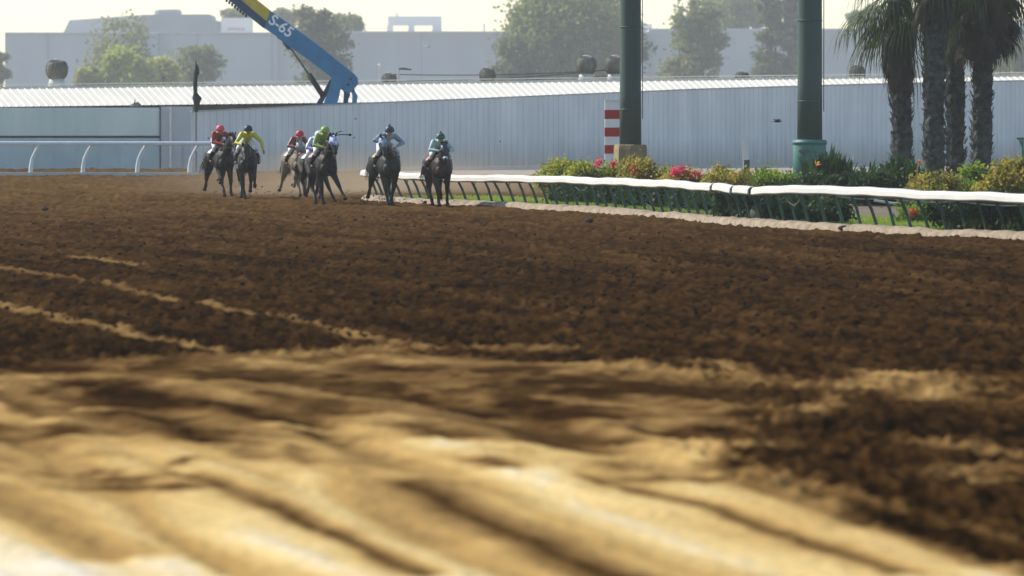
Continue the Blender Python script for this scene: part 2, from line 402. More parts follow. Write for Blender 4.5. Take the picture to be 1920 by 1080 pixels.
    z += rel * .10 * (1 - .75 * edge) + (fbm(cu * 6, cv * .25, 2, 44) - .5) * .035
    z += (fbm(cu * 3.2, cv * .06, 2, 71) - .5) * .07 * (1 - edge)
    z += np.clip(fbm(xx * 6, yy * 3, 2, 202) - .60, 0, 1) * .22 * (1 - .7 * edge)
    z += (vnoise(cu * .45, cv * .03, 66) - .5) * .10 + (band - .5) * .16 * edge + (streak - .5) * .05 * edge
    clod = fbm(xx * 11, yy * 1.4, 3, 301); clod2 = vnoise(xx * 19, yy * 3.0, 404); patch = fbm(cu * 1.2, cv * .16, 4, 505)
    dry_lit = dry_lit + (patch - .5) * .14 * (1 - edge) + (fbm(cu * 4.5, cv * .07, 2, 606) - .5) * .10 * (1 - edge)
    cl_ = np.clip((clod - .5) * 1.6 + (clod2 - .5) * .6, -.7, .7)
    z += cl_ * .055 * (1 - .92 * edge); dry_lit = dry_lit + cl_ * (.16 * (1 - edge) + .03 * edge)
    dry_lit = np.clip(dry_lit, .0, 1.5)
    # pull the outside edges down under the surrounding ground
    rim = np.clip((np.abs(U)[None, :] - .97) / .03, 0, 1); z -= rim * .3
    z -= .0
    me = bpy.data.meshes.new('racetrack'); n = NR * NC
    co = np.stack([xx, yy, z], -1).reshape(-1).astype(np.float32)
    idx = np.arange(n).reshape(NR, NC); q = np.stack([idx[1:, :-1], idx[:-1, :-1], idx[:-1, 1:], idx[1:, 1:]], -1).reshape(-1, 4)
    # rows run near to far, so turn faces up
    q = q[:, [1, 2, 3, 0]]
    me.vertices.add(n); me.vertices.foreach_set('co', co)
    me.loops.add(q.size); me.loops.foreach_set('vertex_index', q.reshape(-1).astype(np.int32))
    me.polygons.add(len(q)); me.polygons.foreach_set('loop_start', np.arange(0, q.size, 4, dtype=np.int32))
    me.update(calc_edges=True)
    me.polygons.foreach_set('use_smooth', np.ones(len(q), bool))
    a = me.attributes.new('dry_lit', 'FLOAT', 'POINT'); a.data.foreach_set('value', dry_lit.reshape(-1).astype(np.float32))
    me.materials.append(M_dirt)
    o = bpy.data.objects.new('racetrack', me); COL.objects.link(o); tag(o, kind='structure')
build_track()

def offset_line(pts, off):
    out = []
    for i, p in enumerate(pts):
        a = Vector(pts[max(i - 1, 0)]); b = Vector(pts[min(i + 1, len(pts) - 1)]); d = (b - a).normalized()
        n = Vector((-d.y, d.x)) * -1      # towards the infield
        out.append((p[0] + n.x * -off * -1, p[1] + n.y * -off * -1))
    return out
def resample(pts, step):
    out = []; carry = 0.0
    for (x0, y0), (x1, y1) in zip(pts[:-1], pts[1:]):
        L = math.hypot(x1 - x0, y1 - y0); t = carry
        while t < L:
            out.append((x0 + (x1 - x0) * t / L, y0 + (y1 - y0) * t / L)); t += step
        carry = t - L
    out.append(pts[-1]); return out

RL = resample(RAIL, .35)
# the rail runs from the near right to the far left; the infield lies to its right hand when walking away
def side_pts(pts, off):
    out = []
    for i, p in enumerate(pts):
        a = Vector(pts[max(i - 3, 0)]); b = Vector(pts[min(i + 3, len(pts) - 1)]); d = (b - a).normalized()
        out.append((p[0] + d.y * off, p[1] - d.x * off))
    return out
# infield ground and grass strip behind the rail
def strip(name, a, b, z0, z1, m, kind):
    vs = [(x, y, z0) for x, y in a] + [(x, y, z1) for x, y in b]; n = len(a)
    o = MB().add(vs, [(i, i + 1, i + 1 + n, i + n) for i in range(n - 1)]).build(name, m); return tag(o, kind=kind)
M_soil = mat('infield_earth', (.13, .095, .06), .95, .3, .8)
inner = side_pts(RL, .35)
far = [(60 + 0 * p[0], p[1]) for p in inner]
strip('infield', inner, [(x + 70, y + 8) for x, y in inner], .07, .075, M_soil, 'structure')
M_turf = mat('lit_turf', (.17, .25, .03), .9, .35, 3, bump=.6, bscale=30)
strip('turf', side_pts(RL, .5), side_pts(RL, 4.2), .085, .09, M_turf, 'structure')
# grass blades on the turf strip
rs = np.random.RandomState(4)
i = rs.randint(4, len(RL) - 4, 26000); A = np.array(RL); D = A[np.minimum(i + 3, len(RL) - 1)] - A[i - 3]; D /= np.linalg.norm(D, axis=1)[:, None]
off = .5 + rs.rand(len(i)) * 3.6; gxp = A[i, 0] + D[:, 1] * off + rs.normal(size=len(i)) * .1; gyp = A[i, 1] - D[:, 0] * off + rs.normal(size=len(i)) * .2
h = .05 + rs.rand(len(i)) * .09; wv = rs.normal(size=(len(i), 2)) * .03; wd = .012
b0 = np.stack([gxp - wd, gyp, np.full(len(i), .08)], 1); b1 = np.stack([gxp + wd, gyp, np.full(len(i), .08)], 1)
t1 = np.stack([gxp + wv[:, 0] + wd * .3, gyp + wv[:, 1], .08 + h], 1); t0 = np.stack([gxp + wv[:, 0] - wd * .3, gyp + wv[:, 1], .08 + h], 1)
M_blade = leafmat('grass_blade', (.20, .30, .04), (.42, .46, .09), 2, .5)
tag(quadmesh('grass', np.stack([b0, b1, t1, t0], 1), M_blade), kind='stuff')

# sandy kerb at the foot of the rail
kerb = MB(); prof = [(-.30, -.05), (-.25, .10), (-.14, .15), (.06, .16), (.24, .14), (.30, -.02)]
A2 = [side_pts(RL, o) for o, _ in prof]; n = len(prof); vs = []
for i in range(len(RL)):
    jz = (RNG.random() - .5) * .07
    for j in range(n): 
        p = A2[j][i]; vs.append((p[0] + (RNG.random() - .5) * .07, p[1] + (RNG.random() - .5) * .15, prof[j][1] + (jz + (RNG.random() - .5) * .03 if prof[j][1] > 0 else 0)))
kerb.add(vs, [(i * n + j, (i + 1) * n + j, (i + 1) * n + j + 1, i * n + j + 1) for i in range(len(RL) - 1) for j in range(n - 1)])
tag(kerb.build('kerb', M_kerb, smooth=True), kind='structure')

# ------------------------------------------------------------ inner rail: leaning posts under a wide white cover
def railz(y):        # the cover sags and rises a little, with two broken joints
    return 0
rail = empty('inside_rail', (RAIL[4][0], RAIL[4][1], 0), 0, 'low inside rail with a sagging white plastic cover on leaning dark green posts', 'rail')
ox, oy = RAIL[4]
TOP = [(2300, 1.06), (1920, 1.07), (1700, 1.09), (1530, 1.13), (1412, 1.03), (1335, 1.05), (1250, 1.07), (1200, 1.06), (1000, 1.03), (850, .97), (750, 1.0), (690, 1.03), (600, 1.03)]
def top_at(px):
    T = sorted(TOP)
    for (a, za), (b, zb) in zip(T[:-1], T[1:]):
        if px <= b: return za + (zb - za) * (px - a) / (b - a)
    return T[-1][1]
def col_of(x, y): return 960 + x / y * F
cover_line = side_pts(RL, -.25)       # the cover hangs out over the track
breaks = [1337, 1376, 1413]
segs = []; cur = []
for i, p in enumerate(cover_line):
    c = col_of(*p); cur.append(i)
    if breaks and any(abs(c - b) < 2.6 for b in breaks) and len(cur) > 3:
        segs.append(cur); cur = []
segs.append(cur)
M_cover = mat('white_rail_cover', (.60, .57, .51), .5, .05, 1.5)
PR = [(-.02, -.28), (-.06, -.24), (-.05, -.10), (0, -.02), (.10, 0.0), (.20, -.03), (.20, -.06), (.10, -.03), (.02, -.05), (-.02, -.12)]
for sg in segs:
    if len(sg) < 3: continue
    c = MB(); vs = []; nn = len(PR)
    for q, i in enumerate(sg):
        a = Vector(RL[max(i - 3, 0)]); b = Vector(RL[min(i + 3, len(RL) - 1)]); d = (b - a).normalized(); nv = Vector((d.y, -d.x))
        p = cover_line[i]; zt = top_at(col_of(*p)) + .012 * math.sin(i * .31) + .008 * math.sin(i * .83 + 1)
        if len(sg) < 14: zt += (-.02 if segs.index(sg) % 2 else .03) * (q / len(sg) - .5)
        for u, v in PR: vs.append((p[0] + nv.x * u - ox, p[1] + nv.y * u - oy, zt + v * .78))
    m = len(sg)
    fs = [(i * nn + j, i * nn + (j + 1) % nn, (i + 1) * nn + (j + 1) % nn, (i + 1) * nn + j) for i in range(m - 1) for j in range(nn)]
    fs += [tuple(range(nn))[::-1], tuple((m - 1) * nn + j for j in range(nn))]
    c.add(vs, fs).build('cover', M_cover, rail)
posts = resample(RAIL, 1.22)
base_l = side_pts(posts, .12); RNG2 = random.Random(3)
for i, p in enumerate(base_l[:-1]):
    c = col_of(*p)
    if i < 1: continue
    a = Vector(posts[max(i - 1, 0)]); b = Vector(posts[min(i + 1, len(posts) - 1)]); d = (b - a).normalized(); nv = Vector((d.y, -d.x))
    zt = top_at(c) - .05
    base = Vector((p[0] + nv.x * .12 - ox, p[1] + nv.y * .12 - oy, .08))
    j = (RNG2.random() - .5) * .12
    top = Vector((p[0] - nv.x * .27 - ox + j, p[1] - nv.y * .27 - oy + (RNG2.random() - .5) * .2, zt))
    pm = MB().tube([base, base.lerp(top, .5) + Vector((.03, 0, .02)), top], [.042, .04, .036], 8); pm.box(base, (.16, .16, .03))
    if i % 3 == 0: pm.bar(base.lerp(top, .55), top + Vector((nv.x * .25, nv.y * .25, -.04)), .03, .04)
    pm.build('post', M_green, rail)
# stringer and sagging water hose below the cover
st = MB(); st.tube([(side_pts(RL, -.08)[i][0] - ox, side_pts(RL, -.08)[i][1] - oy, top_at(col_of(*RL[i])) - .17) for i in range(0, len(RL), 3)], [(.03, .09)] * len(range(0, len(RL), 3)), 6, (1, 0, 0))
st.build('stringer', M_green, rail)
hs = MB(); hl = side_pts(RL, .02); pts = []
for i in range(0, len(RL), 1):
    c = col_of(*hl[i])
    if c > 1545: pts.append((hl[i][0] - ox, hl[i][1] - oy, top_at(c) - .24 - .06 * abs(math.sin(i * .24))))
hs.tube(pts, .018, 6).build('hose', M_galv, rail)
for c0, c1, dp in ((1078, 1106, .10), (1470, 1505, .2), (1450, 1468, .12)):
    hs = MB(); sub = [i for i in range(len(RL)) if c0 <= col_of(*hl[i]) <= c1]
    if len(sub) > 2:
        n = len(sub); hs.tube([(hl[i][0] - ox, hl[i][1] - oy, top_at(col_of(*hl[i])) - .32 - dp * math.sin(math.pi * k / (n - 1))) for k, i in enumerate(sub)], .013, 6).build('cable', M_galv, rail)

# ------------------------------------------------------------ outer rail at the left
orl = empty('outside_rail', (gx(200, 301), 301, 0), 0, 'tall white outside rail on curved gooseneck posts in front of the barn', 'rail')
x0, x1 = gx(-260, 301), gx(396, 301); cx = gx(200, 301)
MB().tube([(x0 - cx, .6, 1.48), (gx(0, 301) - cx, .25, 1.48), (x1 - cx, .0, 1.47)], .10, 10).build('top_rail', M_rail2, orl)
for px in (-240, -140, -41, 58, 156, 258, 356):
    bx = gx(px, 301) - cx; yy0 = .3
    MB().tube([(bx - .04, yy0, 0), (bx - .02, yy0, .35), (bx + .04, yy0, .75), (bx + .2, yy0 - .03, 1.1), (bx + .40, yy0 - .1, 1.42)], [.10, .095, .08, .07, .065], 8).build('post', M_rail2, orl)
MB().box(((x0 + x1) / 2 - cx, .35, .03), (x1 - x0, .35, .16)).build('footing', mat('grey_footing', (.42, .48, .47), .8, .1, 2), orl)

# ------------------------------------------------------------ perimeter fence (corrugated, rising to the right)
def cladding(p0, p1, zb0, zb1, zt0, zt1, period, depth, m, name, parent):
    a = Vector(p0); b = Vector(p1); L = (b - a).length; d = (b - a).normalized(); nv = Vector((d.y, -d.x))
    k = int(L / period); vs = []; 
    for i in range(k):
        for u, o in ((0, 0), (.78, 0), (.84, depth), (.94, depth)) + (((1.0, 0),) if i == k - 1 else ()):
            t = L if u == 1.0 else (i + u) * period; q = a + d * t + nv * (-o); s = t / L
            j = 0
            vs += [(q.x, q.y, zb0 + (zb1 - zb0) * s), (q.x, q.y, zt0 + (zt1 - zt0) * s + j)]
    n = len(vs) // 2
    return MB().add(vs, [(2 * i, 2 * i + 2, 2 * i + 3, 2 * i + 1) for i in range(n - 1)]).build(name, m, parent)
fa = (gx(358, 313), 313); 
FPTS = [(358, 313, 210), (700, 318, 193.5), (1000, 324, 181), (1300, 332, 168), (1600, 341, 159), (1990, 352, 150), (2500, 366, 140)]
fen = empty('perimeter_fence', (gx(700, 318), 318, 0), 0, 'long grey blue corrugated fence rising towards the right behind the turn', 'fence')
for (c0, d0, t0), (c1, d1, t1) in zip(FPTS[:-1], FPTS[1:]):
    o = fen.location
    p0 = (gx(c0, d0) - o.x, d0 - o.y); p1 = (gx(c1, d1) - o.x, d1 - o.y)
    cladding(p0, p1, -.1, -.1, gz(t0, d0), gz(t1, d1), .36, .03, M_fence, 'cladding', fen)
    MB().bar((p0[0], p0[1] + .03, gz(t0, d0) + .02), (p1[0], p1[1] + .03, gz(t1, d1) + .02), .10, .06).build('capping', M_galv, fen)
# kerb wall and service road in front of the fence
kw = MB()
for (c0, d0), (c1, d1) in zip([(742, 311), (1030, 318), (1400, 333), (1990, 348)][:-1], [(742, 311), (1030, 318), (1400, 333), (1990, 348)][1:]):
    kw.bar((gx(c0, d0), d0, gz(312 - (c0 - 742) * .006, d0) - .12), (gx(c1, d1), d1, gz(312 - (c1 - 742) * .006, d1) - .12), .3, .2)
tag(kw.build('kerb_wall', M_pale), kind='structure')
rd = MB().add([(gx(730, 292), 292, .07), (gx(2400, 300), 300, .07), (gx(2400, 350), 350, .11), (gx(730, 309), 309, .10)], [(0, 1, 2, 3)]).build('service_road', mat('pale_dusty_road', (.30, .24, .19), .9, .15, .4))
tag(rd, kind='structure')

# ------------------------------------------------------------ barn with ribbed cream roof
B0 = Vector((gx(-60, 340), 340.0)); bd = Vector((math.cos(R(22)), math.sin(R(22)))); bn = Vector((bd.y, -bd.x))
barn = empty('stable_barn', (B0.x, B0.y, 0), 0, 'long low stable barn with a sunlit cream ribbed roof behind the fence', 'barn')
BL = 78.0
def ridge_h(t): return 4.26 + t / BL * 1.02
def ev_h(t): return 3.20 + t / BL * .95
vs = []; per = .41; k = int(BL / per)
for i in range(k):
    for u, o in ((0, 0), (.34, 0), (.41, .035), (.47, .035), (.54, 0)):
        t = (i + u) * per; a = bd * t; e = bd * t + bn * 3.1; 
        vs += [(a.x, a.y, ridge_h(t) + o), (e.x, e.y, ev_h(t) + o)]
n = len(vs) // 2
MB().add(vs, [(2 * i, 2 * i + 1, 2 * i + 3, 2 * i + 2) for i in range(n - 1)]).build('roof', M_roof, barn)
e0, e1 = bd * 0 - bn * 3.1, bd * BL - bn * 3.1
MB().add([(0, 0, 4.24), (bd.x * BL, bd.y * BL, ridge_h(BL) - .02), (e1.x, e1.y, ev_h(BL)), (e0.x, e0.y, ev_h(0))], [(0, 1, 2, 3)]).build('rear_roof', M_roof, barn)
MB().bar((0, 0, ridge_h(0) + .10), (bd.x * BL, bd.y * BL, ridge_h(BL) + .10), .34, .05).build('ridge_cap', M_roof, barn)
wa, wb = bn * 2.75, bd * BL + bn * 2.75
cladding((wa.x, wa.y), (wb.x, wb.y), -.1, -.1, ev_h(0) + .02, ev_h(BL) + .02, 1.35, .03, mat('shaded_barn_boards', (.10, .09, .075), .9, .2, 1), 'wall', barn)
# yard wall of boards at the left under the eave
yd = 331.0
yw = empty('yard_wall', (gx(150, yd), yd, 0), 0, 'grey green boarded yard wall with a dark slot behind the white outside rail', 'wall'); yx = gx(150, yd)
def ywx(px): return gx(px, yd) - yx
cladding((ywx(-260), 0), (ywx(300), 0), 1.72, 1.72, 3.17, 3.17, 1.13, .03, M_barn, 'upper_boards', yw)
MB().box(((ywx(-260) + ywx(299)) / 2, .10, 1.65), (ywx(299) - ywx(-260), .1, .13)).build('slot', M_dark, yw)
cladding((ywx(-260), -.02), (ywx(300), -.02), -.1, -.1, 1.60, 1.60, 1.13, .03, mat('lower_grey_boards', (.46, .55, .54), .7, .08, .7), 'lower_boards', yw)
MB().box((ywx(300), -.04, 1.6), (.035, .12, 3.2)).build('edge_trim', M_steel, yw)
MB().box(((ywx(302) + ywx(362)) / 2, .02, 1.6), (ywx(362) - ywx(302), .08, 3.25)).build('end_panel', M_pale, yw)
MB().box((ywx(320), -.08, 1.6), (.10, .1, 3.25)).build('corner_post', M_white, yw)
MB().box((ywx(343), -.05, .6), (.03, .06, 1.3)).build('seam', M_galv, yw)

# roof ventilators
def vent(px, ytop, ybot, wpx, d, label, neck=True, material=M_vent):
    x = gx(px, d); zb = gz(ybot, d) - .15; H = gz(ytop, d) - zb; r = wpx / 2 * d / F
    o = empty('roof_ventilator', (x, d, zb), 0, label, 'ventilator', 'turbine ventilators on the barn roof')
    if neck: 
        MB().lathe((0, 0, 0), [(r * 1.0, 0), (r * .72, H * .28), (r * .66, H * .42)], 4 if False else 14).build('base', M_galv, o, True)
        z0 = H * .38
    else: z0 = H * .15; MB().lathe((0, 0, 0), [(r * .7, 0), (r * .7, H * .3)], 14).build('base', M_galv, o, True)
    hb = H - z0; t = MB(); nb = 22; prof = [(.62, 0), (.88, .18), (1.0, .42), (.98, .66), (.80, .88), (.35, 1.0)]
    t.lathe((0, 0, z0), [(r * .93 * p, hb * q) for p, q in prof], nb)
    for k in range(nb):     # the turbine's upright vanes
        a = 2 * math.pi * k / nb
        t.tube([(r * p * math.cos(a + q * .5), r * p * math.sin(a + q * .5), z0 + hb * q) for p, q in prof], .018, 4)
    t.build('turbine', material, o, True)
    MB().ball((0, 0, H), (r * .38, r * .38, .05), 12, 6).build('cap', M_galv, o, True)
vent(107, 112, 166, 42, 343.5, 'large round turbine ventilator on the barn roof at the far left')
vent(730, 137, 160, 28, 353.5, 'small roof ventilator beside the thin mast right of the crane boom', False)
vent(914, 127, 157, 30, 356.5, 'half hidden ventilator on the barn roof in front of the big tree left edge', False)
vent(1099, 105, 156, 38, 360, 'tall necked turbine ventilator clear of the grey green pole')
vent(1152, 105, 156, 36, 361, 'tall necked turbine ventilator half hidden by the grey green pole')
vent(1391, 134, 155, 27, 365, 'low squat ventilator on the roof between the two big poles', False)
vent(1607, 122, 153, 30, 369, 'roof ventilator between the teal based pole and the palms', False)
def flue(px, y0, y1, wpx, d, label, m=M_vent):
    o = MB().lathe((0, 0, 0), [(wpx / 2 * d / F, 0), (wpx / 2 * d / F, gz(y0, d) - gz(y1, d) - .1), (wpx * .68 * d / F, gz(y0, d) - gz(y1, d) - .08), (wpx * .68 * d / F, gz(y0, d) - gz(y1, d))], 10).build('roof_flue', m, None, False, (gx(px, d), d, gz(y1, d)))
    tag(o, label, 'flue')
flue(306, 143, 163, 7, 347, 'short dark flue pipe on the roof below the yellow green bush')
flue(1345 + 118, 141, 156, 6, 367, 'short pale pipe on the roof between the two poles', M_galv)
# mast, arm and cables
mo = empty('roof_mast', (gx(712, 353), 353, gz(158, 353)), 0, 'thin pale mast with a small globe on top standing on the barn roof', 'mast')
MB().tube([(0, 0, 0), (0, 0, 1.0)], .03, 6).build('pole', M_galv, mo); MB().ball((0, 0, 1.05), .10).build('globe', M_pale, mo, True)
ar = empty('swing_arm', (gx(748, 354), 354, gz(158, 354)), 0, 'bent dark arm standing on the roof beside the small ventilator', 'arm')
MB().tube([(-.05, 0, 0), (0, 0, .85)], .05, 6).build('post', M_galv, ar); MB().tube([(-.02, 0, .84), (.25, 0, .86), (.7, 0, .80)], [.05, .07, .04], 6).build('jib', M_steel, ar)
cb = MB()
for za, zb_, sag in ((150, 128, .22), (139, 130, .15), (153, 141, .12)):
    a = Vector((gx(735, 352), 355, gz(za, 352))); b = Vector((gx(1160, 362), 363, gz(zb_, 362)))
    cb.tube([a.lerp(b, t / 10) - Vector((0, 0, sag * 4 * (t / 10) * (1 - t / 10))) for t in range(11)], .022, 4)
tag(cb.build('overhead_cable', M_steel), 'thin grey overhead cables sagging above the barn roof right of the crane', 'cable')
for px, py, d in ((796, 140, 355), (846, 152, 356)):
    pass

# furled flag / umbrella at the corner of the fence
uo = empty('furled_umbrella', (gx(367, 312), 312.4, 0), 0, 'tall furled dark green umbrella standing where the fence begins', 'umbrella'); 
zt = gz(113, 312); z1 = gz(200, 312)
MB().tube([(0, 0, 0), (0, 0, zt)], .03, 6).build('pole', M_steel, uo)
pf = [(0.0, zt + .02), (.04, zt - .2), (.11, zt - .4), (.15, zt - .62), (.10, zt - .75), (.11, zt - 1.2), (.09, zt - 1.55), (.15, zt - 1.7), (.23, zt - 1.85), (.17, zt - 2.0), (.10, z1 - .25)]
t = MB(); nn = 12; vs = []
for i, (r, z) in enumerate(pf[::-1]):
    for k in range(nn):
        a = 2 * math.pi * k / nn; rr = r * (1 + .2 * math.sin(3 * a + i * .9)); vs.append((rr * math.cos(a) + .03 * math.sin(i), rr * math.sin(a), z))
t.add(vs, [(i * nn + k, i * nn + (k + 1) % nn, (i + 1) * nn + (k + 1) % nn, (i + 1) * nn + k) for i in range(len(pf) - 1) for k in range(nn)])
t.build('canopy', mat('dark_green_canvas', (.03, .05, .035), .9, .3, 3), uo, True)
fg = MB().add([(0, 0, 0), (.25, .05, .18), (.5, 0, .22), (.72, .06, .0), (.5, -.1, -.02), (.25, -.1, -.02), (.36, .02, .42), (.33, .03, .2)], [(0, 5, 1), (1, 5, 4, 2), (2, 4, 3), (1, 6, 7), (0, 1, 7), (0, 3, 2, 1)]).build('roof_debris', M_vent, None, False, (gx(242, 337.5), 337.5, gz(199, 337.5)))
tag(fg, 'crumpled dark scrap lying at the barn eave above the boarded wall', 'debris')

# ------------------------------------------------------------ boom lift
D = 331.0
bo = empty('boom_lift', (gx(630, D), D, 0), 0, 'blue boom lift with a yellow section and the number S-65 rising behind the fence', 'boom lift'); bx = gx(630, D)
def q(px, py): return (gx(px, D) - bx, gz(py, D))
def ext(pts, y0, y1, name, m): return MB().prism([q(*p) for p in pts], y0, y1).build(name, m, bo)
ext([(671, 146), (664, 138), (600, 87), (550, 50), (508, 21), (504, 33), (496, 53), (520, 69), (541, 86), (580, 113), (618, 142), (640, 168), (655, 176), (662, 168), (672, 158)], -.42, .42, 'boom', M_blue)
ext([(509, 21), (482, 0), (400, -64), (391, -50), (455, 2), (504, 43)], -.36, .36, 'extension', M_yel)
ext([(504, 43), (455, 2), (391, -50), (380, -34), (430, 1), (496, 54)], -.39, .39, 'lower_track', M_navy)
# cable chain bumps along the lower track
ch = MB()
for k in range(12):
    t = k / 11; px = 405 + (462 - 405) * t; py = -16 + (29 + 16) * t; x, z = q(px, py); ch.box((x, -.2, z - .02), (.10, .3, .16))
ch.build('energy_chain', M_black, bo)
ext([(518, 64), (532, 74), (545, 88), (546, 94), (538, 92), (530, 78), (520, 71)], -.3, .3, 'bracket', M_navy)
x, z = q(546, 92); x2, z2 = q(579, 139); x3, z3 = q(606, 180)
MB().tube([(x, 0, z), (x2, 0, z2)], .045, 8).build('piston_rod', M_steel, bo, True)
MB().tube([(x2, 0, z2), (x3, 0, z3)], .14, 12).build('lift_cylinder', M_black, bo, True)
ext([(588, 202), (600, 202), (612, 180), (622, 160), (628, 146), (618, 150), (604, 176)], .10, .38, 'link_arm', M_navy)
ext([(604, 202), (631, 202), (636, 182), (640, 163), (650, 160), (650, 148), (632, 140), (622, 150), (616, 172)], -.46, -.1, 'front_leg', M_blue)
ext([(643, 202), (652, 202), (653, 188), (657, 176), (650, 163), (640, 160), (645, 175)], -.2, .30, 'inner_leg', M_navy)
ext([(660, 202), (668, 202), (671, 180), (665, 168), (668, 152), (655, 160), (661, 180)], -.44, -.15, 'rear_leg', M_blue)
for px, py in ((658, 148), (654, 159), (663, 170)):
    x, z = q(px, py); MB().tube([(x, -.50, z), (x, -.41, z)], .06, 10).build('pivot_pin', M_dark, bo)
# turntable and chassis standing behind the fence
MB().box((.2, 0, 1.9), (2.8, 1.7, 1.5)).box((.2, 0, 1.05), (1.3, 1.3, .25)).build('turntable', M_blue, bo)
MB().box((.2, 0, .78), (3.2, 1.5, .35)).build('chassis', M_navy, bo)
for sx in (-1.1, 1.5):
    for sy in (-.95, .95):
        wh = MB().tube([(sx, sy - .17, .5), (sx, sy + .17, .5)], .5, 18).build('wheel', M_rubber, bo, False)
        MB().tube([(sx, sy - .19, .5), (sx, sy + .19, .5)], .26, 12).build('rim', M_yel, wh)
def text_mesh(s, size, m, parent, mtx, name='lettering', bold=.02):
    cu = bpy.data.curves.new('t', 'FONT'); cu.body = s; cu.size = size; cu.extrude = .006; cu.offset = bold; cu.align_x = 'CENTER'; cu.align_y = 'CENTER'
    o = bpy.data.objects.new('t', cu); COL.objects.link(o)
    me = bpy.data.meshes.new_from_object(o.evaluated_get(bpy.context.evaluated_depsgraph_get())); bpy.data.objects.remove(o)
    me.materials.clear(); me.materials.append(m); o = bpy.data.objects.new(name, me); COL.objects.link(o); o.parent = parent; o.matrix_local = mtx
    return o
x, z = q(528, 50)
text_mesh('S-65', .78, M_letter, bo, Matrix.Translation((x, -.45, z)) @ Matrix.Rotation(R(-36.7), 4, Vector((0, -1, 0)) * -1 if False else (0, -1, 0)) @ Matrix.Rotation(R(90), 4, 'X'), bold=.014)

# ------------------------------------------------------------ far buildings
def blk(px0, px1, y0, d, dep, m, parent, name, yb=None, o=(0, 0)):
    xa, xb = gx(px0, d), gx(px1, d); zt = gz(y0, d); zb = gz(yb, d) if yb else -.1
    return MB().box(((xa + xb) / 2 - o[0], d + dep / 2 - o[1], (zt + zb) / 2), (xb - xa, dep, zt - zb)).build(name, m, parent)
DW = 1750.0
wh = empty('warehouse', (gx(500, DW), DW, 0), 0, 'very long hazy blue grey warehouse with a flat roof across the background', 'warehouse'); wo = (gx(500, DW), DW)
blk(10, 520, 62, DW, 60, M_ware, wh, 'wall', o=wo); blk(520.5, 1215, 60, DW + 2, 60, M_ware, wh, 'wall', o=wo); blk(1215.5, 2300, 55, DW + 4, 60, M_ware, wh, 'wall', o=wo)
for a, b, y in ((10, 520, 62), (520.5, 1215, 60), (1215.5, 2300, 55)):
    blk(a, b, y - 1.2, DW - .5, 1.2, M_ware3, wh, 'parapet', y + 1.2, o=wo)
for px in range(90, 1900, 140):
    blk(px, px + 1.2, 64, DW - .25, .5, M_ware2, wh, 'panel_joint', 150, o=wo)
blk(272, 296, 62, DW - 3, 2.6, M_pale, wh, 'light_stair_tower', 110, o=wo)
DO = 1880.0
of = empty('office_block', (gx(260, DO), DO, 0), 0, 'grey office block with sloped left end and rooftop plant behind the warehouse', 'building')
ofx = gx(260, DO)
def q2(px, py): return (gx(px, DO) - ofx, gz(py, DO))
MB().prism([q2(*p) for p in ((115, 70), (131, 38), (160, 36), (200, 33), (266, 28), (255, 70))], 0, 40).build('sloped_wing', M_ware3, of)
MB().prism([q2(*p) for p in ((255.3, 70), (268, 28), (392, 27), (395, 39), (409, 39), (409, 70))], -1.5, 40).build('main_wing', M_ware2, of)
MB().prism([q2(*p) for p in ((294, 27.3), (294, 18), (332, 17), (334, 27.3))], 5, 25).build('rooftop_plant', M_ware2, of)
MB().prism([q2(*p) for p in ((288, 27.3), (288, 19), (293.7, 19), (293.7, 27.3))], 6, 25).build('vent_box', M_ware3, of)
rb = empty('rooftop_house', (gx(445, 1820), 1820, gz(62, 1820)), 0, 'small pale rooftop hut with a dark opening left of the crane boom', 'rooftop hut'); rx = (gx(445, 1820), 1820)
z0 = gz(62, 1820)
MB().box((0, 0, (gz(34, 1820) - z0) / 2), (gx(474, 1820) - gx(416, 1820), 5, gz(34, 1820) - z0)).build('wall', M_ware3, rb)
MB().box((gx(444, 1820) - rx[0], -2.52, gz(55, 1820) - z0), (gx(462, 1820) - gx(430, 1820), .1, .8)).build('opening', M_ware2, rb)
rf = empty('plant_screen', (gx(776, 1810), 1810, gz(62, 1810)), 0, 'open rectangular plant frame standing on the warehouse roof in the middle', 'roof frame')
def fr(a, b, y0, y1, name):
    z0 = gz(62, 1810); MB().box(((gx(a, 1810) + gx(b, 1810)) / 2 - gx(776, 1810), 0, (gz(y0, 1810) + gz(y1, 1810)) / 2 - z0), (gx(b, 1810) - gx(a, 1810), 4, gz(y0, 1810) - gz(y1, 1810))).build(name, M_ware3, rf)
fr(728, 828, 31, 48, 'top_screen'); fr(726, 737, 48.2, 62, 'leg'); fr(766, 777, 48.2, 62, 'leg'); fr(811, 828, 48.2, 62, 'leg'); fr(743, 746, 25, 30.8, 'aerial')
o = MB().lathe((0, 0, 0), [(.2, 0), (.2, 2.1), (.3, 2.15), (.3, 2.4)], 8).build('roof_pipe', M_ware2, None, False, (gx(908, 1790), 1790, gz(61, 1790))); tag(o, 'thin dark pipe alone on the warehouse roof left of the big tree', 'pipe')
o = MB().box((0, 0, 1), (gx(1222, 1810) - gx(1196, 1810), 4, 2.2)).box((0, 0, 2.14), (gx(1222, 1810) - gx(1196, 1810) + .2, 4.2, .1)).build('roof_box', M_ware3, None, False, (gx(1209, 1810), 1810, gz(60, 1810))); tag(o, 'pale plant box on the warehouse roof just right of the grey green pole', 'plant box')
o = MB().box((0, 0, 1), (gx(1925, 1810) - gx(1888, 1810), 4, 2.0)).box((0, 0, 2.04), (gx(1925, 1810) - gx(1888, 1810) + .2, 4.2, .1)).build('roof_box', M_ware3, None, False, (gx(1906, 1810), 1810, gz(54, 1810))); tag(o, 'pale plant box on the warehouse roof at the right edge', 'plant box')

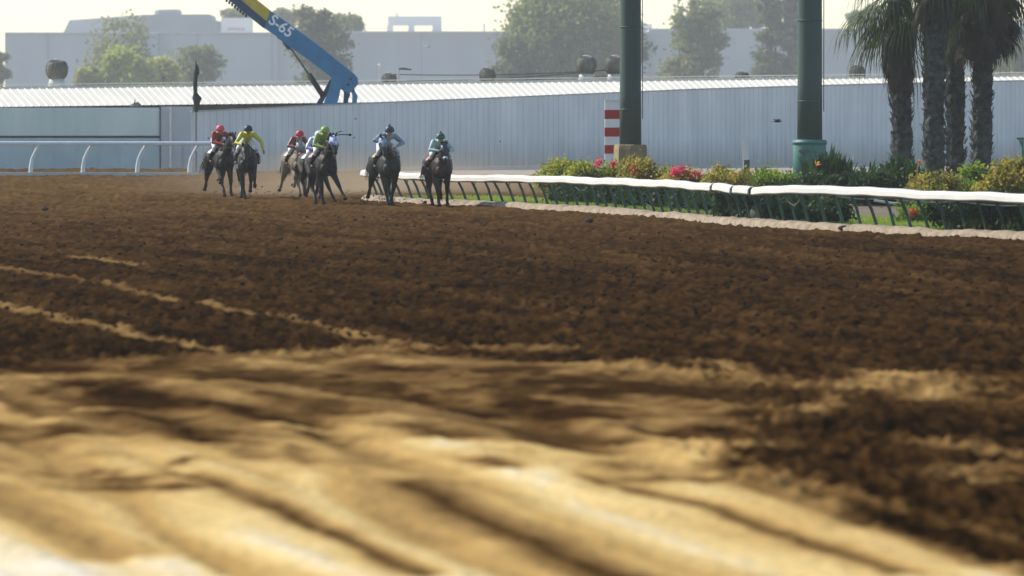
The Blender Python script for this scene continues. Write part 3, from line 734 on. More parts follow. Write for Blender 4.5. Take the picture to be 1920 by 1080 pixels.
# ------------------------------------------------------------ trees
def tree(name, px, ytop, wpx, ycrown, d, c1, c2, label, n=9000, leaf=.26, seed=1, dens=1.0, clumps=40, trunk=True, ybase=None, group='trees behind the barn', shape='round', scatter=.5, zb=0):
    if d < 600: d *= 3.4; leaf *= 2.9
    else: d *= 2.1; leaf *= 2.0
    rs = np.random.RandomState(seed); x = gx(px, d); H = gz(ytop, d) - zb; rw = wpx / 2 * d / F; zc0 = gz(ycrown, d) - zb
    o = empty(name, (x, d, zb), 0, label, 'tree' if name != 'bush' else 'bush', group)
    cl = []
    hc = (H - zc0)
    while len(cl) < clumps:
        p = rs.uniform(-1, 1, 3)
        if shape == 'round' and (p ** 2).sum() > 1: continue
        if shape == 'column' and p[0] ** 2 + p[1] ** 2 > (1 - .35 * max(p[2], 0)) ** 2: continue
        if shape == 'mound' and (p[0] ** 2 + p[1] ** 2 + max(p[2], 0) ** 2 > 1): continue
        cl.append((p[0] * rw * .9, p[1] * rw * .75, zc0 + hc * (p[2] * .46 + .5)))
    cl = np.array(cl); sz = rs.uniform(.5, 1.25, clumps) * scatter * min(rw, hc * .6)
    tr = MB()
    if trunk:
        hb = zc0 + hc * .35; nt_ = 3 if rw > 1.5 else 1
        for k in range(nt_):
            a = rs.uniform(0, 6.28); e = Vector((math.cos(a) * rw * .35, math.sin(a) * rw * .35, hb + rs.uniform(0, hc * .3)))
            if nt_ == 1: e = Vector((0, 0, hb + hc * .35))
            tr.tube([(0.15 * k, 0, -.1), (e.x * .3, e.y * .3, hb * .5), (e.x, e.y, e.z)], [max(.16, H * .022), max(.12, H * .016), .07], 7)
        for k in range(min(clumps, 26)):
            c = cl[k]; st_ = Vector((c[0] * .2, c[1] * .2, zc0 + max(0, (c[2] - zc0)) * .35)); mid = st_.lerp(Vector(c), .5) + Vector((0, 0, .15))
            tr.tube([st_, mid, Vector(c)], [max(.05, H * .008), .04, .018], 5)
        tr.build('trunk', M_bark, o)
    which = rs.randint(0, clumps, n)
    P = cl[which] + rs.normal(size=(n, 3)) * (sz[which] * .5)[:, None] * np.array([1, 1, .75])
    P = P[P[:, 2] > 0.05]
    # leave holes where the noise is low
    keep = fbm(P[:, 0] * .42 + P[:, 1] * .2 + 50, P[:, 2] * .42 + 50, 3, seed) > (.5 - .15 * dens)
    V = leaves(P[keep], leaf, rs, 1.9, .5)
    quadmesh('crown', V, leafmat(name + '_leaves', c1, c2, .7), o)
    return o
G1 = ((.13, .17, .04), (.32, .35, .08)); G2 = ((.16, .18, .07), (.31, .33, .11)); G3 = ((.20, .22, .03), (.36, .34, .06))
tree('bush', 228, 98, 120, 168, 402, (.26, .34, .04), (.52, .54, .10), 'broad yellow green bush rising behind the barn roof at the left', 15000, .22, 11, 1.6, 46, False, group='bushes behind the barn', shape='mound', scatter=.42, zb=2)
tree('bush', 305, 112, 75, 165, 404, (.32, .36, .04), (.56, .52, .10), 'lower yellow bush joined to the right side of the broad bush', 9000, .2, 12, 1.6, 30, False, group='bushes behind the barn', shape='mound', scatter=.42, zb=2)
tree('bush', 170, 130, 75, 165, 401, (.28, .32, .05), (.50, .48, .10), 'small yellowish bush between the large ventilator and the broad bush', 7000, .2, 13, 1.6, 24, False, group='bushes behind the barn', shape='mound', scatter=.42, zb=2)
tree('sparse_tree', 222, 26, 125, 150, 440, *G2, 'nearly bare tree of thin branches above the yellow green bush', 2600, .20, 21, .9, 46, True)
tree('small_tree', 372, 84, 78, 160, 430, *G2, 'small dark tree just right of the yellow bush behind the furled umbrella', 4200, .20, 22, 1.0, 32, True)
tree('leafy_tree', 596, 18, 108, 165, 425, (.12, .13, .05), (.22, .22, .085), 'grey green leafy tree directly behind the crane boom', 11000, .24, 23, 1.05, 56, True, shape='column', scatter=.42)
tree('leafy_tree', 1062, -30, 215, 150, 420, *G1, 'biggest dense green tree left of the first grey green pole', 30000, .24, 24, 1.15, 90, True, shape='round', scatter=.36)
tree('leafy_tree', 1150, -12, 130, 160, 425, *G1, 'green tree right behind the first grey green pole', 12000, .24, 29, 1.1, 46, True, shape='round', scatter=.4)
tree('leafy_tree', 975, 60, 110, 165, 416, (.11, .14, .045), (.22, .24, .08), 'lower spreading tree at the left foot of the biggest tree', 10000, .22, 30, 1.05, 44, True, shape='mound', scatter=.4)
tree('leafy_tree', 1303, -4, 108, 158, 432, *G2, 'airy grey green tree standing midway between the two big poles', 9500, .22, 25, .95, 60, True, shape='column', scatter=.4)
tree('leafy_tree', 1450, -8, 76, 160, 436, (.10, .13, .055), (.20, .23, .09), 'narrow tall tree close to the left of the teal based pole', 7000, .22, 26, 1.0, 46, True, shape='column', scatter=.42)
tree('cypress_tree', 1482, -30, 34, 160, 440, (.07, .06, .05), (.10, .085, .07), 'tall brownish column tree touching the left side of the teal based pole', 9000, .2, 27, 1.8, 40, True, shape='column', scatter=.5)
tree('leafy_tree', 1905, 70, 70, 165, 430, *G2, 'grey green tree at the right edge beyond the palms', 6000, .2, 28, 1.0, 36, True, shape='mound', scatter=.42)
tree('leafy_tree', 4, 90, 36, 160, 432, *G2, 'thin tree cut off by the left edge beyond the roof', 2000, .2, 33, .9, 20, True, shape='column', scatter=.42)
tree('distant_tree', 445, 16, 50, 62, 960, *G2, 'very pale far tree above the rooftop hut', 4000, .45, 41, 1.5, 26, True, group='far hazy trees beyond the warehouse', scatter=.45)
tree('distant_tree', 534, 16, 46, 62, 960, *G2, 'very pale far tree just right of the boom number', 4000, .45, 42, 1.5, 26, True, group='far hazy trees beyond the warehouse', scatter=.45)
tree('distant_tree', 650, 30, 56, 66, 900, *G1, 'darker hazy far tree right of the tree behind the boom', 6000, .42, 43, 1.8, 28, True, group='far hazy trees beyond the warehouse', scatter=.45)
tree('distant_tree', 1385, -20, 130, 62, 900, *G1, 'large hazy far tree beyond the warehouse left of the teal based pole', 9000, .5, 44, 1.8, 44, True, group='far hazy trees beyond the warehouse', scatter=.45)
tree('distant_tree', 1640, 12, 90, 60, 940, *G2, 'hazy far tree beyond the warehouse behind the palms', 6000, .5, 46, 1.8, 30, True, group='far hazy trees beyond the warehouse', scatter=.45)

# ------------------------------------------------------------ big poles and infield furniture
def pole(px, wpx, d, ybase, bw, bmat, label, drum):
    x = gx(px, d); r = wpx / 2 * d / F; zb = gz(ybase, d); o = empty('light_pole', (x, d, 0), 0, label, 'pole', 'big light poles in the infield')
    MB().lathe((0, 0, 0), [(r * 1.03, zb - .3), (r, zb + 2), (r * .98, 8), (r * .93, 16)], 28).build('shaft', M_pole, o, True)
    for zz in (zb + 1.35, 6.2): MB().lathe((0, 0, 0), [(r * 1.04, zz), (r * 1.04, zz + .04)], 28).build('weld_band', M_pole, o, True)
    rb_ = bw / 2 * d / F
    if drum: 
        MB().lathe((0, 0, 0), [(rb_, -.1), (rb_, zb - .05), (rb_ * .97, zb), (r * 1.02, zb + .005)], 28).build('base_drum', bmat, o, True)
        MB().lathe((0, 0, 0), [(rb_ * 1.05, zb - .16), (rb_ * 1.05, zb - .04)], 28).build('drum_band', bmat, o, True)
        MB().box((-rb_ * .4, -rb_ * .96, zb - .4), (.35, .14, .10)).build('latch', M_steel, o)
    else:
        n = 12; rot = Matrix.Rotation(.25, 3, 'Z'); m_ = MB().lathe((0, 0, 0), [(rb_ * 1.08, -.1), (rb_ * 1.04, zb - .15), (rb_, zb), (rb_ * .9, zb + .02)], 8); m_.build('concrete_base', bmat, o)
    MB().tube([(r * 1.12, -.15, zb + 1), (r * 1.12, -.15, 9)], .018, 5).build('cable', M_steel, o)
    return o
pole(1182, 40, 246, 272, 60, M_conc, 'grey green steel pole on a sandy concrete base beside the striped marker', False)
pole(1518, 46, 228, 262, 62, M_teal, 'grey green steel pole standing in a teal painted drum', True)

D2 = 252.0
sp = empty('furlong_marker', (gx(1148, D2), D2, 0), R(0), 'white square marker post with red bands left of the concrete based pole', 'marker post')
w2 = 28 * D2 / F; zt = gz(189, D2)
MB().box((0, 0, zt / 2), (w2, w2, zt)).build('post', mat('marker_white', (.82, .84, .82), .5, .06, 2), sp)
for y0, y1 in ((206, 223), (239, 256), (272, 288)):
    za, zb = gz(y1, D2), gz(y0, D2); MB().box((0, 0, (za + zb) / 2), (w2 + .012, w2 + .012, zb - za)).build('band', M_red, sp)
MB().box((0, 0, zt + .015), (w2 + .05, w2 + .05, .03)).build('cap', M_white, sp)

D3 = 236.0
sg = empty('small_marker', (gx(1398, D3), D3, 0), 0, 'small pale plate on a short post left of the teal based pole', 'marker')
MB().box((0, 0, gz(281, D3)), (.22, .05, 38 * D3 / F)).build('plate', M_white, sg); MB().tube([(-.06, .05, 0), (-.06, .05, gz(275, D3))], .04, 6).build('post', M_galv, sg); MB().box((.05, .05, gz(312, D3)), (.2, .1, .5)).build('meter_box', M_steel, sg)
o = MB().tube([(0, 0, 0), (0, 0, gz(310, 226))], .04, 6); o.ball((0, 0, gz(310, 226)), .05); o.box((.12, 0, gz(338, 226)), (.45, .25, .12)); o = o.build('irrigation_riser', M_galv, None, False, (gx(1346, 226), 226, 0)); tag(o, 'thin grey standpipe rising from the flower bed left of the small marker', 'pipe')
o = MB().tube([(0, 0, 0), (0, 0, gz(260, 225))], .045, 8); o.box((-.05, 0, gz(260, 225)), (.3, .06, .08)); o.bar((-.1, 0, gz(262, 225)), (.15, 0, gz(300, 225)), .05, .06); o = o.build('sign_stand', M_teal, None, False, (gx(1917, 225), 225, 0)); tag(o, 'slim teal stand cut off by the right edge beyond the shrubs', 'stand')

# ------------------------------------------------------------ palms
M_frond = leafmat('palm_frond', (.035, .06, .018), (.075, .11, .03), 1.5, .4)
M_dead = leafmat('dead_frond', (.022, .019, .011), (.065, .048, .024), 1.2, .2)
def palm(px, wpx, d, zhead, label, seed, skirt, hx=0.0, nfr=34, skw=1.0, low=.9, wide=-1.15):
    rg = random.Random(seed); x = gx(px, d); r = wpx / 2 * d / F * .86
    o = empty('fan_palm', (x, d, 0), 0, label, 'palm tree', 'fan palms in the infield')
    t = MB(); n = 12; prof = []
    z = 0
    while z < zhead:
        prof.append((r * (1.18 if z < .5 else 1.0) * rg.uniform(.92, 1.08), z)); z += .22
    vs = []
    for i, (rr, z) in enumerate(prof):
        for k in range(n):
            a = 2 * math.pi * k / n; q_ = rr * rg.uniform(.86, 1.1); vs.append((q_ * math.cos(a) + hx * z / zhead, q_ * math.sin(a), z))
    t.add(vs, [(i * n + k, i * n + (k + 1) % n, (i + 1) * n + (k + 1) % n, (i + 1) * n + k) for i in range(len(prof) - 1) for k in range(n)])
    # cut leaf bases: rough upward flaps
    for k in range(420):
        z = rg.uniform(.2, zhead - .3); a = rg.uniform(0, 6.28); rr = r * rg.uniform(.9, 1.05)
        p = Vector((rr * math.cos(a) + hx * z / zhead, rr * math.sin(a), z)); out = Vector((math.cos(a), math.sin(a), 0)); s = Vector((-out.y, out.x, 0)) * rg.uniform(.05, .11)
        up = out * rg.uniform(.05, .16) + Vector((0, 0, rg.uniform(.10, .26)))
        t.add([p - s, p + s, p + s * .5 + up, p - s * .5 + up], [(0, 1, 2, 3)])
    t.build('trunk', M_palmb, o)
    def fan(base, dirv, L, droop, mb, nseg=22, w=.05, spread=1.35):
        dirv = dirv.normalized(); sd = dirv.cross(Vector((0, 0, 1)));
        if sd.length < .1: sd = Vector((1, 0, 0))
        sd.normalize(); hub = base + dirv * L * .45 + Vector((0, 0, -droop * .12 * L))
        mb.tube([base, base.lerp(hub, .5) + Vector((0, 0, .05 * L)), hub], [.035, .028, .02], 4)
        for k in range(nseg):
            u = (k / (nseg - 1) - .5) * 2; an = u * spread; dd = (dirv * math.cos(an) + sd * math.sin(an)); l = L * .62 * (1 - .25 * abs(u)) * rg.uniform(.85, 1.1)
            nv = Vector((-dd.y, dd.x, 0)); nv = (nv.normalized() if nv.length > .05 else Vector((1, 0, 0))) * w / 2
            p1 = hub + dd * l * .55 + Vector((0, 0, -droop * l * .16)); p2 = hub + dd * l * .86 + Vector((0, 0, -droop * l * .5)); p3 = hub + dd * l * .95 + Vector((rg.uniform(-.05, .05), 0, -droop * l * .95))
            mb.add([hub - nv * .4, hub + nv * .4, p1 + nv, p1 - nv, p2 + nv * .7, p2 - nv * .7, p3], [(0, 1, 2, 3), (3, 2, 4, 5), (5, 4, 6)])
    hd = Vector((hx, 0, zhead))
    live = MB()
    for k in range(nfr):
        a = 2 * math.pi * k * .618 + rg.uniform(-.2, .2); el = rg.uniform(-.95, 1.1)
        fan(hd + Vector((0, 0, rg.uniform(-.4, .3))), Vector((math.cos(a) * math.cos(el), math.sin(a) * math.cos(el), math.sin(el))), rg.uniform(2.3, 3.0), rg.uniform(.8, 1.5), live)
    live.build('fronds', M_frond, o)
    dead = MB()
    nd = int(170 * skw)
    for k in range(nd):
        a = rg.uniform(0, 6.28); zz = rg.uniform(-skirt, .1); el = rg.uniform(-1.52, wide); rr = r * .7
        b_ = hd + Vector((math.cos(a) * rr - hx * 0, math.sin(a) * rr, zz))
        fan(b_, Vector((math.cos(a) * math.cos(el), math.sin(a) * math.cos(el), math.sin(el))), rg.uniform(1.0, 1.6) * low, rg.uniform(.3, .8), dead, 11, .075, .5)
    dead.build('dead_skirt', M_dead, o)
palm(1693, 44, 236, 7.3, 'leftmost palm with a shaggy skirt and one fan hanging out to the left', 5, 2.0, -.15, 24, .8)
palm(1751, 46, 234, 9.6, 'second palm from the left with a straight dark trunk', 6, 2.2, .0, 22, .8, .9)
palm(1792, 42, 240, 8.9, 'third palm from the left standing close behind the second', 7, 2.6, -.1, 22, .9, .8)
palm(1839, 44, 238, 8.1, 'rightmost palm with the broad hanging skirt of dead fronds', 8, 1.7, .1, 30, 1.9, 1.1, -.55)

# ------------------------------------------------------------ planting behind the rail
def shrub(px0, px1, ytop, d, c1, c2, label, n, leaf, seed, name='flowering_shrub', flowers=None, fn=0, depth=1.4, asp=1.8, cat='shrub', tilt=0):
    rs = np.random.RandomState(seed); xa, xb = gx(px0, d), gx(px1, d); cx_ = (xa + xb) / 2; W = (xb - xa) / 2; H = gz(ytop, d)
    o = empty(name, (cx_, d, .08), 0, label, cat, 'shrubs along the inside rail')
    nc = max(8, int(W * 12)); u = rs.uniform(-1, 1, nc); v = rs.uniform(-1, 1, nc)
    top = H * (.60 + .4 * rs.rand(nc)) * np.sqrt(np.clip(1 - .55 * u * u, .1, 1))
    C = np.stack([u * W, v * depth * .7 - u * tilt, top * rs.uniform(.25, .86, nc)], 1)
    st_ = MB()
    for c in C[:40]: st_.tube([(c[0] * .6, c[1] * .6, 0), (c[0], c[1], c[2])], [.02, .01], 4)
    st_.build('stems', M_bark, o)
    w = rs.randint(0, nc, n); P = C[w] + rs.normal(size=(n, 3)) * np.array([.20, .20, .17]) * (.6 + H * .25); P = P[P[:, 2] > .02]
    # sprigs that stand above the mass
    k = rs.randint(0, nc, max(6, nc // 2)); sprig = []
    for j in k:
        b_ = C[j] + np.array([rs.normal() * .15, rs.normal() * .15, 0]); hh = rs.uniform(.15, .4)
        for q_ in range(14): sprig.append(b_ + np.array([rs.normal() * .04 + q_ * .01 * rs.normal(), rs.normal() * .04, hh * q_ / 14 + .15]))
    P = np.concatenate([P, np.array(sprig)])
    quadmesh('foliage', leaves(P, leaf, rs, asp, -.3), leafmat(name + '_leaf', c1, c2, 1.6, .55), o)
    if flowers and fn:
        for fx, fz, fr_ in flowers[1]:
            c = np.array([gx(fx, d - depth * .8) - cx_, -depth * .8, gz(fz, d - depth * .8) - .08])
            quadmesh('flower_cluster', leaves(c + rs.normal(size=(fn, 3)) * fr_, .075, rs, 1.2), leafmat('petals', flowers[0], tuple(min(1, c * 1.5) for c in flowers[0]), 4, .35), o)
    return o
RED = (.55, .04, .05); ORA = (.75, .25, .04); PINK = (.60, .06, .12)
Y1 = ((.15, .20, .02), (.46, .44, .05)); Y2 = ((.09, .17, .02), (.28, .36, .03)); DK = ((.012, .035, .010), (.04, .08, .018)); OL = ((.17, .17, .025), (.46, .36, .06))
shrub(1022, 1100, 287, 222, *Y1, 'olive green shrub at the left end of the planting', 6500, .075, 51)
shrub(1085, 1170, 283, 218, *Y1, 'olive shrub with a few red blooms in front of the striped marker', 8500, .075, 52, flowers=(RED, [(1122, 305, .07), (1150, 308, .05)]), fn=60)
shrub(1160, 1240, 294, 212, *OL, 'rusty green shrub growing at the foot of the concrete base', 7500, .075, 53, flowers=(RED, [(1186, 318, .05)]), fn=40)
shrub(1235, 1262, 300, 214, *OL, 'thin reddish shrub just right of the concrete base', 2600, .07, 54)
shrub(1250, 1330, 314, 205, *OL, 'low shrub carrying clusters of bright crimson flowers', 5500, .07, 55, flowers=(PINK, [(1266, 324, .07), (1277, 320, .08), (1290, 330, .10), (1305, 330, .07)]), fn=110)
shrub(1325, 1400, 318, 200, *OL, 'sparse low shrub behind the broken joint of the rail', 4200, .07, 56)
shrub(1390, 1500, 306, 206, *Y2, 'fresh green shrub between the small marker and the teal drum', 8500, .08, 57)
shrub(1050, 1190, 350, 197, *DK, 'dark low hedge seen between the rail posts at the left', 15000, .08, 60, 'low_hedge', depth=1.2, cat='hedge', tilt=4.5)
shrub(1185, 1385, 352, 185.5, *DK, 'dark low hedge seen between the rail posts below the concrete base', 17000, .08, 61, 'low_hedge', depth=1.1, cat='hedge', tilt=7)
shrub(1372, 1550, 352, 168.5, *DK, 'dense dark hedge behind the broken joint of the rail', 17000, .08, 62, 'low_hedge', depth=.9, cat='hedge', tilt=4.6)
shrub(1700, 1790, 372, 165, *Y2, 'small green bush with a red bloom showing below the rail cover', 5500, .08, 63, 'low_shrub', (RED, [(1712, 400, .05)]), 60, 1.0)
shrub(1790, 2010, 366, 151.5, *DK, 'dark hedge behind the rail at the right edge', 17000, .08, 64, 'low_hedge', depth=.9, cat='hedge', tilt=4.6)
shrub(1715, 1800, 316, 192, *OL, 'golden green shrub at the feet of the middle palms', 7500, .08, 65)
shrub(1790, 1860, 308, 196, *Y2, 'mixed green shrub at the foot of the rightmost palm', 6500, .08, 66)
shrub(1850, 1950, 284, 190, *OL, 'tall golden shrub with upright sprigs at the right edge', 10000, .08, 67)
def strappy(px0, px1, ytop, d, label, seed, n=260, flowers=()):
    rg = random.Random(seed); xa, xb = gx(px0, d), gx(px1, d); W = (xb - xa) / 2; H = gz(ytop, d); o = empty('strap_leaf_plant', ((xa + xb) / 2, d, .05), 0, label, 'plant', 'shrubs along the inside rail')
    t = MB()
    for k in range(n):
        cx_ = rg.uniform(-.75, .75) * W; cy = rg.uniform(-.8, .8); a = rg.uniform(0, 6.28); ln = H * rg.uniform(.7, 1.08) * (1 - .3 * abs(cx_ / W)); sp_ = rg.uniform(.1, .6) * .8
        w_ = rg.uniform(.03, .06); dx, dy = math.cos(a), math.sin(a); s = Vector((-dy, dx, 0)) * w_; p = Vector((cx_, cy, 0)); o_ = Vector((dx, dy, 0))
        pts = [p, p + o_ * sp_ * .3 + Vector((0, 0, ln * .5)), p + o_ * sp_ * .8 + Vector((0, 0, ln * .85)), p + o_ * sp_ * 1.35 + Vector((0, 0, ln * rg.uniform(.8, 1.02)))]
        vs = [pts[0] - s * .6, pts[0] + s * .6, pts[1] + s, pts[1] - s, pts[2] + s * .7, pts[2] - s * .7, pts[3]]
        t.add(vs, [(0, 1, 2, 3), (3, 2, 4, 5), (5, 4, 6)])
    t.build('leaves', M_strap, o)
    if flowers:
        t = MB()
        for fx, fy in flowers:
            x = gx(fx, d - .9) - (xa + xb) / 2; z = gz(fy, d - .9) - .05
            t.tube([(x, -.9, z - .5), (x, -.9, z - .05)], .01, 4)
            for k in range(7):
                a = rg.uniform(-.4, 1.9); t.add([(x, -.92, z - .03), (x + .16 * math.cos(a), -.95, z + .16 * math.sin(a)), (x + .09 * math.cos(a + .35), -.9, z + .11 * math.sin(a + .35))], [(0, 1, 2)])
        t.build('flowers', mat('orange_bloom', (.80, .28, .03), .5, .1, 9), o)
M_strap = leafmat('strap_leaf', (.018, .05, .014), (.05, .10, .025), 2.0, .35, .45)
strappy(1498, 1610, 276, 203, 'dark strap leaved clump with an orange bloom in front of the teal drum', 3, 380, ((1530, 309),))
strappy(1590, 1668, 302, 200, 'strap leaved clump in the gap between pole and palms', 4, 240)
strappy(1640, 1740, 286, 204, 'bright green strap leaved clump at the foot of the leftmost palm with an orange bloom', 5, 330, ((1720, 306),))
shrub(1500, 1720, 322, 198, *DK, 'dark undergrowth below the strap leaved plants', 15000, .09, 68, 'undergrowth', depth=1.2)
# rounded drain pipe end and leaning board below the rail
o = MB().tube([(0, 0, 0), (.25, 1.6, .0)], .27, 18).build('drum_pipe', mat('old_pipe', (.10, .11, .08), .8, .2, 4), None, True, (gx(1425, 169), 169, .3)); tag(o, 'round pipe end lying under the broken joint of the rail', 'pipe')
o = MB().bar((0, 0, 0), (3.0, -.8, -.42), .25, .05).build('leaning_board', M_galv, None, False, (gx(1640, 170), 170, .62)); tag(o, 'grey board leaning under the rail cover in front of the lit grass', 'board')

# ------------------------------------------------------------ horses and jockeys
M_hoof = mat('dark_hoof', (.015, .012, .01), .8, spec=.1)
M_leather = mat('black_leather', (.02, .016, .013), .45)
M_skin = mat('skin', (.36, .19, .12), .55)
M_breech = mat('white_breeches', (.70, .71, .70), .7, .05, 6)
M_boot = mat('black_boots', (.015, .014, .013), .35)
# each leg: (elbow/stifle), knee/hock, fetlock, hoof tip; all in the horse's own frame, x forward
FORE = {
    'plant': [(.48, 1.16), (.44, .92), (.50, .52), (.46, .17), (.52, .05)],
    'reach': [(.52, 1.16), (.58, .93), (.88, .62), (1.12, .30), (1.22, .22)],
    'fold': [(.50, 1.16), (.52, .92), (.84, .72), (.66, .40), (.52, .44)],
    'push': [(.44, 1.16), (.38, .90), (.26, .50), (.08, .20), (.10, .07)],
    'tuck': [(.50, 1.16), (.52, .90), (.80, .62), (.55, .48), (.42, .56)]}
HIND = {
    'under': [(-.66, 1.24), (-.42, .94), (-.50, .56), (-.18, .22), (-.08, .07)],
    'back': [(-.72, 1.26), (-.66, .96), (-1.02, .66), (-1.30, .34), (-1.42, .26)],
    'plant': [(-.68, 1.24), (-.50, .94), (-.82, .56), (-.72, .18), (-.64, .06)],
    'lift': [(-.66, 1.24), (-.42, .98), (-.72, .72), (-.52, .42), (-.48, .28)]}

def horse(px, d, ang, coat, label, jl, pose, spread, head, sc, cloth, hood, jock, extra=None, seed=0):
    x = gx(px, d); rz = R(-90 + ang * .8)
    H = empty('racehorse', (x, d, 0), rz, label, 'horse', 'galloping racehorses'); H.scale = (sc, sc * 1.14, sc)
    b = MB(); hy, hz, hp = head      # lateral swing, height change, extra nose-down
    Y = (0, 1, 0)
    # trunk
    b.tube([(-1.02, 0, 1.30), (-.97, 0, 1.33), (-.80, 0, 1.36), (-.5, 0, 1.36), (-.2, 0, 1.31), (.1, 0, 1.27), (.38, 0, 1.26), (.62, 0, 1.26), (.76, 0, 1.25), (.82, 0, 1.24)],
           [(.06, .08), (.20, .20), (.295, .28), (.28, .30), (.29, .34), (.295, .385), (.275, .41), (.26, .37), (.20, .27), (.06, .10)], 16, Y)
    b.ball((.30, 0, 1.56), (.30, .08, .12))                       # withers
    for s in (-1, 1):
        b.ball((.56, s * .15, 1.20), (.20, .12, .26)); b.ball((-.72, s * .16, 1.24), (.27, .14, .28)); b.ball((.74, s * .11, 1.12), (.13, .13, .18))
    # neck and head
    P = [(.50, 0, 1.38), (.68, hy * .15, 1.52 + hz * .3), (.90, hy * .45, 1.68 + hz * .6), (1.10, hy * .8, 1.82 + hz), (1.20, hy, 1.88 + hz)]
    b.tube(P, [(.17, .30), (.14, .24), (.10, .18), (.085, .15), (.07, .11)], 14, Y)
    poll = Vector((1.19, hy, 1.88 + hz)); pit = R(52 + hp); hd = Vector((math.cos(pit), 0, -math.sin(pit)))
    hup = Vector((math.sin(pit), 0, math.cos(pit)))
    def hp_(u, v, w=0): return poll + hd * u + hup * v + Vector((0, w, 0))
    b.tube([hp_(-.03, 0), hp_(.06, .0), hp_(.18, -.02), hp_(.32, -.01), hp_(.44, .0), hp_(.53, -.01), hp_(.585, -.015)],
           [(.06, .07), (.095, .10), (.10, .135), (.075, .095), (.058, .07), (.062, .07), (.035, .04)], 14, Y)
    for s in (-1, 1):
        b.ball(hp_(.16, -.05, s * .065), (.09, .04, .10)); b.tube([hp_(-.01, .03, s * .05), hp_(-.07, .10, s * .075), hp_(-.13, .17, s * .08)], [.032, .034, .008], 6)
    # legs
    hooves = []
    for (kind, tab, s, idx) in ((pose[0], FORE, -1, 0), (pose[1], FORE, 1, 1), (pose[2], HIND, -1, 2), (pose[3], HIND, 1, 3)):
        J = tab[kind]; sp = spread[idx]; fore = tab is FORE
        rad = [.14, .10, .064, .046, .050] if fore else [.18, .14, .074, .050, .052]
        yb = .15; ys = [s * yb, s * (yb + .02), s * (yb + .01) + sp * .45, s * yb + sp, s * yb + sp * 1.1]
        pts = [Vector((p[0], y_, p[1])) for p, y_ in zip(J, ys)]
        mid = pts[2].lerp(pts[3], .5)
        b.chain([pts[0], pts[1], pts[1].lerp(pts[2], .5), pts[2], mid, pts[3], pts[4].lerp(pts[3], .35)], [rad[0], rad[1], (rad[1] + rad[2]) * .47, rad[2], rad[3] * .86, rad[3] * 1.12, rad[3] * .95], 10)
        hooves.append((pts[3], pts[4]))
    # tail root
    body = b.fused('body', coat, H, .022, 2)
    for p3, p4 in hooves:
        dv = (p4 - p3).normalized(); MB().tube([p3.lerp(p4, .62), p4 + dv * .03], [.042, .062], 10).build('hoof', M_hoof, H)
    rg = random.Random(seed + 50)
    t = MB()
    for k in range(46):
        y_ = rg.uniform(-.05, .05); t.tube([(-.98, y_, 1.42), (-1.16 - rg.random() * .1, y_ * 1.5, 1.42 - rg.random() * .1), (-1.38 - rg.random() * .15, y_ * 2.5 + rg.uniform(-.05, .05), 1.15 + rg.uniform(-.1, .1)), (-1.55 - rg.random() * .2, y_ * 4, .85 + rg.uniform(-.15, .15))], [.02, .02, .015, .004], 4)
    t.build('tail', jl['tail'], H)
    t = MB()
    for k in range(60):
        u = rg.random() * .95; i0 = min(int(u * 4), 3); p = Vector(P[i0]).lerp(Vector(P[i0 + 1]), u * 4 - i0); hgt = [.30, .24, .18, .15, .11][i0] * .92
        q0 = p + Vector((-.3, 0, .9)).normalized() * hgt; t.tube([q0, q0 + Vector((-.04, rg.uniform(-.08, .08), .05)), q0 + Vector((-.08, rg.uniform(.03, .12) * (1 if rg.random() < .8 else -1), -.07))], [.014, .014, .004], 4)
    t.build('mane', jl['tail'], H)
    # tack
    br = MB()
    for u, r1, r2 in ((.05, .103, .112), (.36, .077, .09)):
        c = hp_(u, -.01); br.tube([c - hd * .014, c + hd * .014], [(r1, r2), (r1, r2)], 14, Y)
    for s in (-1, 1):
        br.tube([hp_(.05, 0, s * .10), hp_(.2, -.02, s * .11), hp_(.42, -.02, s * .075)], .011, 5)
        br.tube([hp_(.44, -.04, s * .07), Vector((.95, hy * .3 + s * .14, 1.60 + hz * .3)), Vector((.70, s * .10, 1.74))], .010, 5)
    br.tube([hp_(.5, -.09), Vector((.84, 0, 1.1))], .008, 4)
    br.build('bridle', M_leather, H)
    if hood:
        hm, parts = hood; t = MB()
        t.tube([hp_(-.05, .0), hp_(.06, .0), hp_(.18, -.015), hp_(.31, -.005)], [(.085, .09), (.108, .115), (.114, .15), (.086, .108)], 14, Y)
        for s in (-1, 1): t.ball(hp_(.17, .03, s * .10), (.055, .045, .055))
        t.build('hood', hm, H, True)
        if parts: 
            t = MB(); t.tube([hp_(.40, 0), hp_(.47, 0)], [(.072, .086), (.070, .082)], 14, Y); t.build('noseband', parts, H, True)
    # saddle cloth, saddle and girth
    t = MB(); vs = []; n = 11
    for xx_ in (-.32, .0, .28):
        for k in range(n):
            a = R(-62 + 124 * k / (n - 1)); wv = .300 + .015 * (xx_ < 0); hv = .335 if xx_ < .2 else .36
            vs.append((xx_, math.sin(a) * (wv + .02), 1.28 + .03 * (xx_ > .2) + math.cos(a) * (hv + .015)))
    t.add(vs, [(i * n + k, i * n + k + 1, (i + 1) * n + k + 1, (i + 1) * n + k) for i in range(2) for k in range(n - 1)])
    c = t.build('saddle_cloth', cloth, H); md = c.modifiers.new('t', 'SOLIDIFY'); md.thickness = .012
    MB().ball((.02, 0, 1.67), (.22, .13, .05)).ball((-.16, 0, 1.70), (.08, .12, .05)).build('saddle', M_leather, H, True)
    MB().tube([(.33, 0, 1.24), (.40, 0, 1.24)], [(.275, .385), (.27, .38)], 18, Y).build('girth', M_leather, H)
    # stirrup leathers
    for s in (-1, 1): MB().tube([(.05, s * .15, 1.66), (.10, s * .36, 1.40), (.12, s * .37, 1.16)], .014, 5).build('stirrup', M_leather, H)
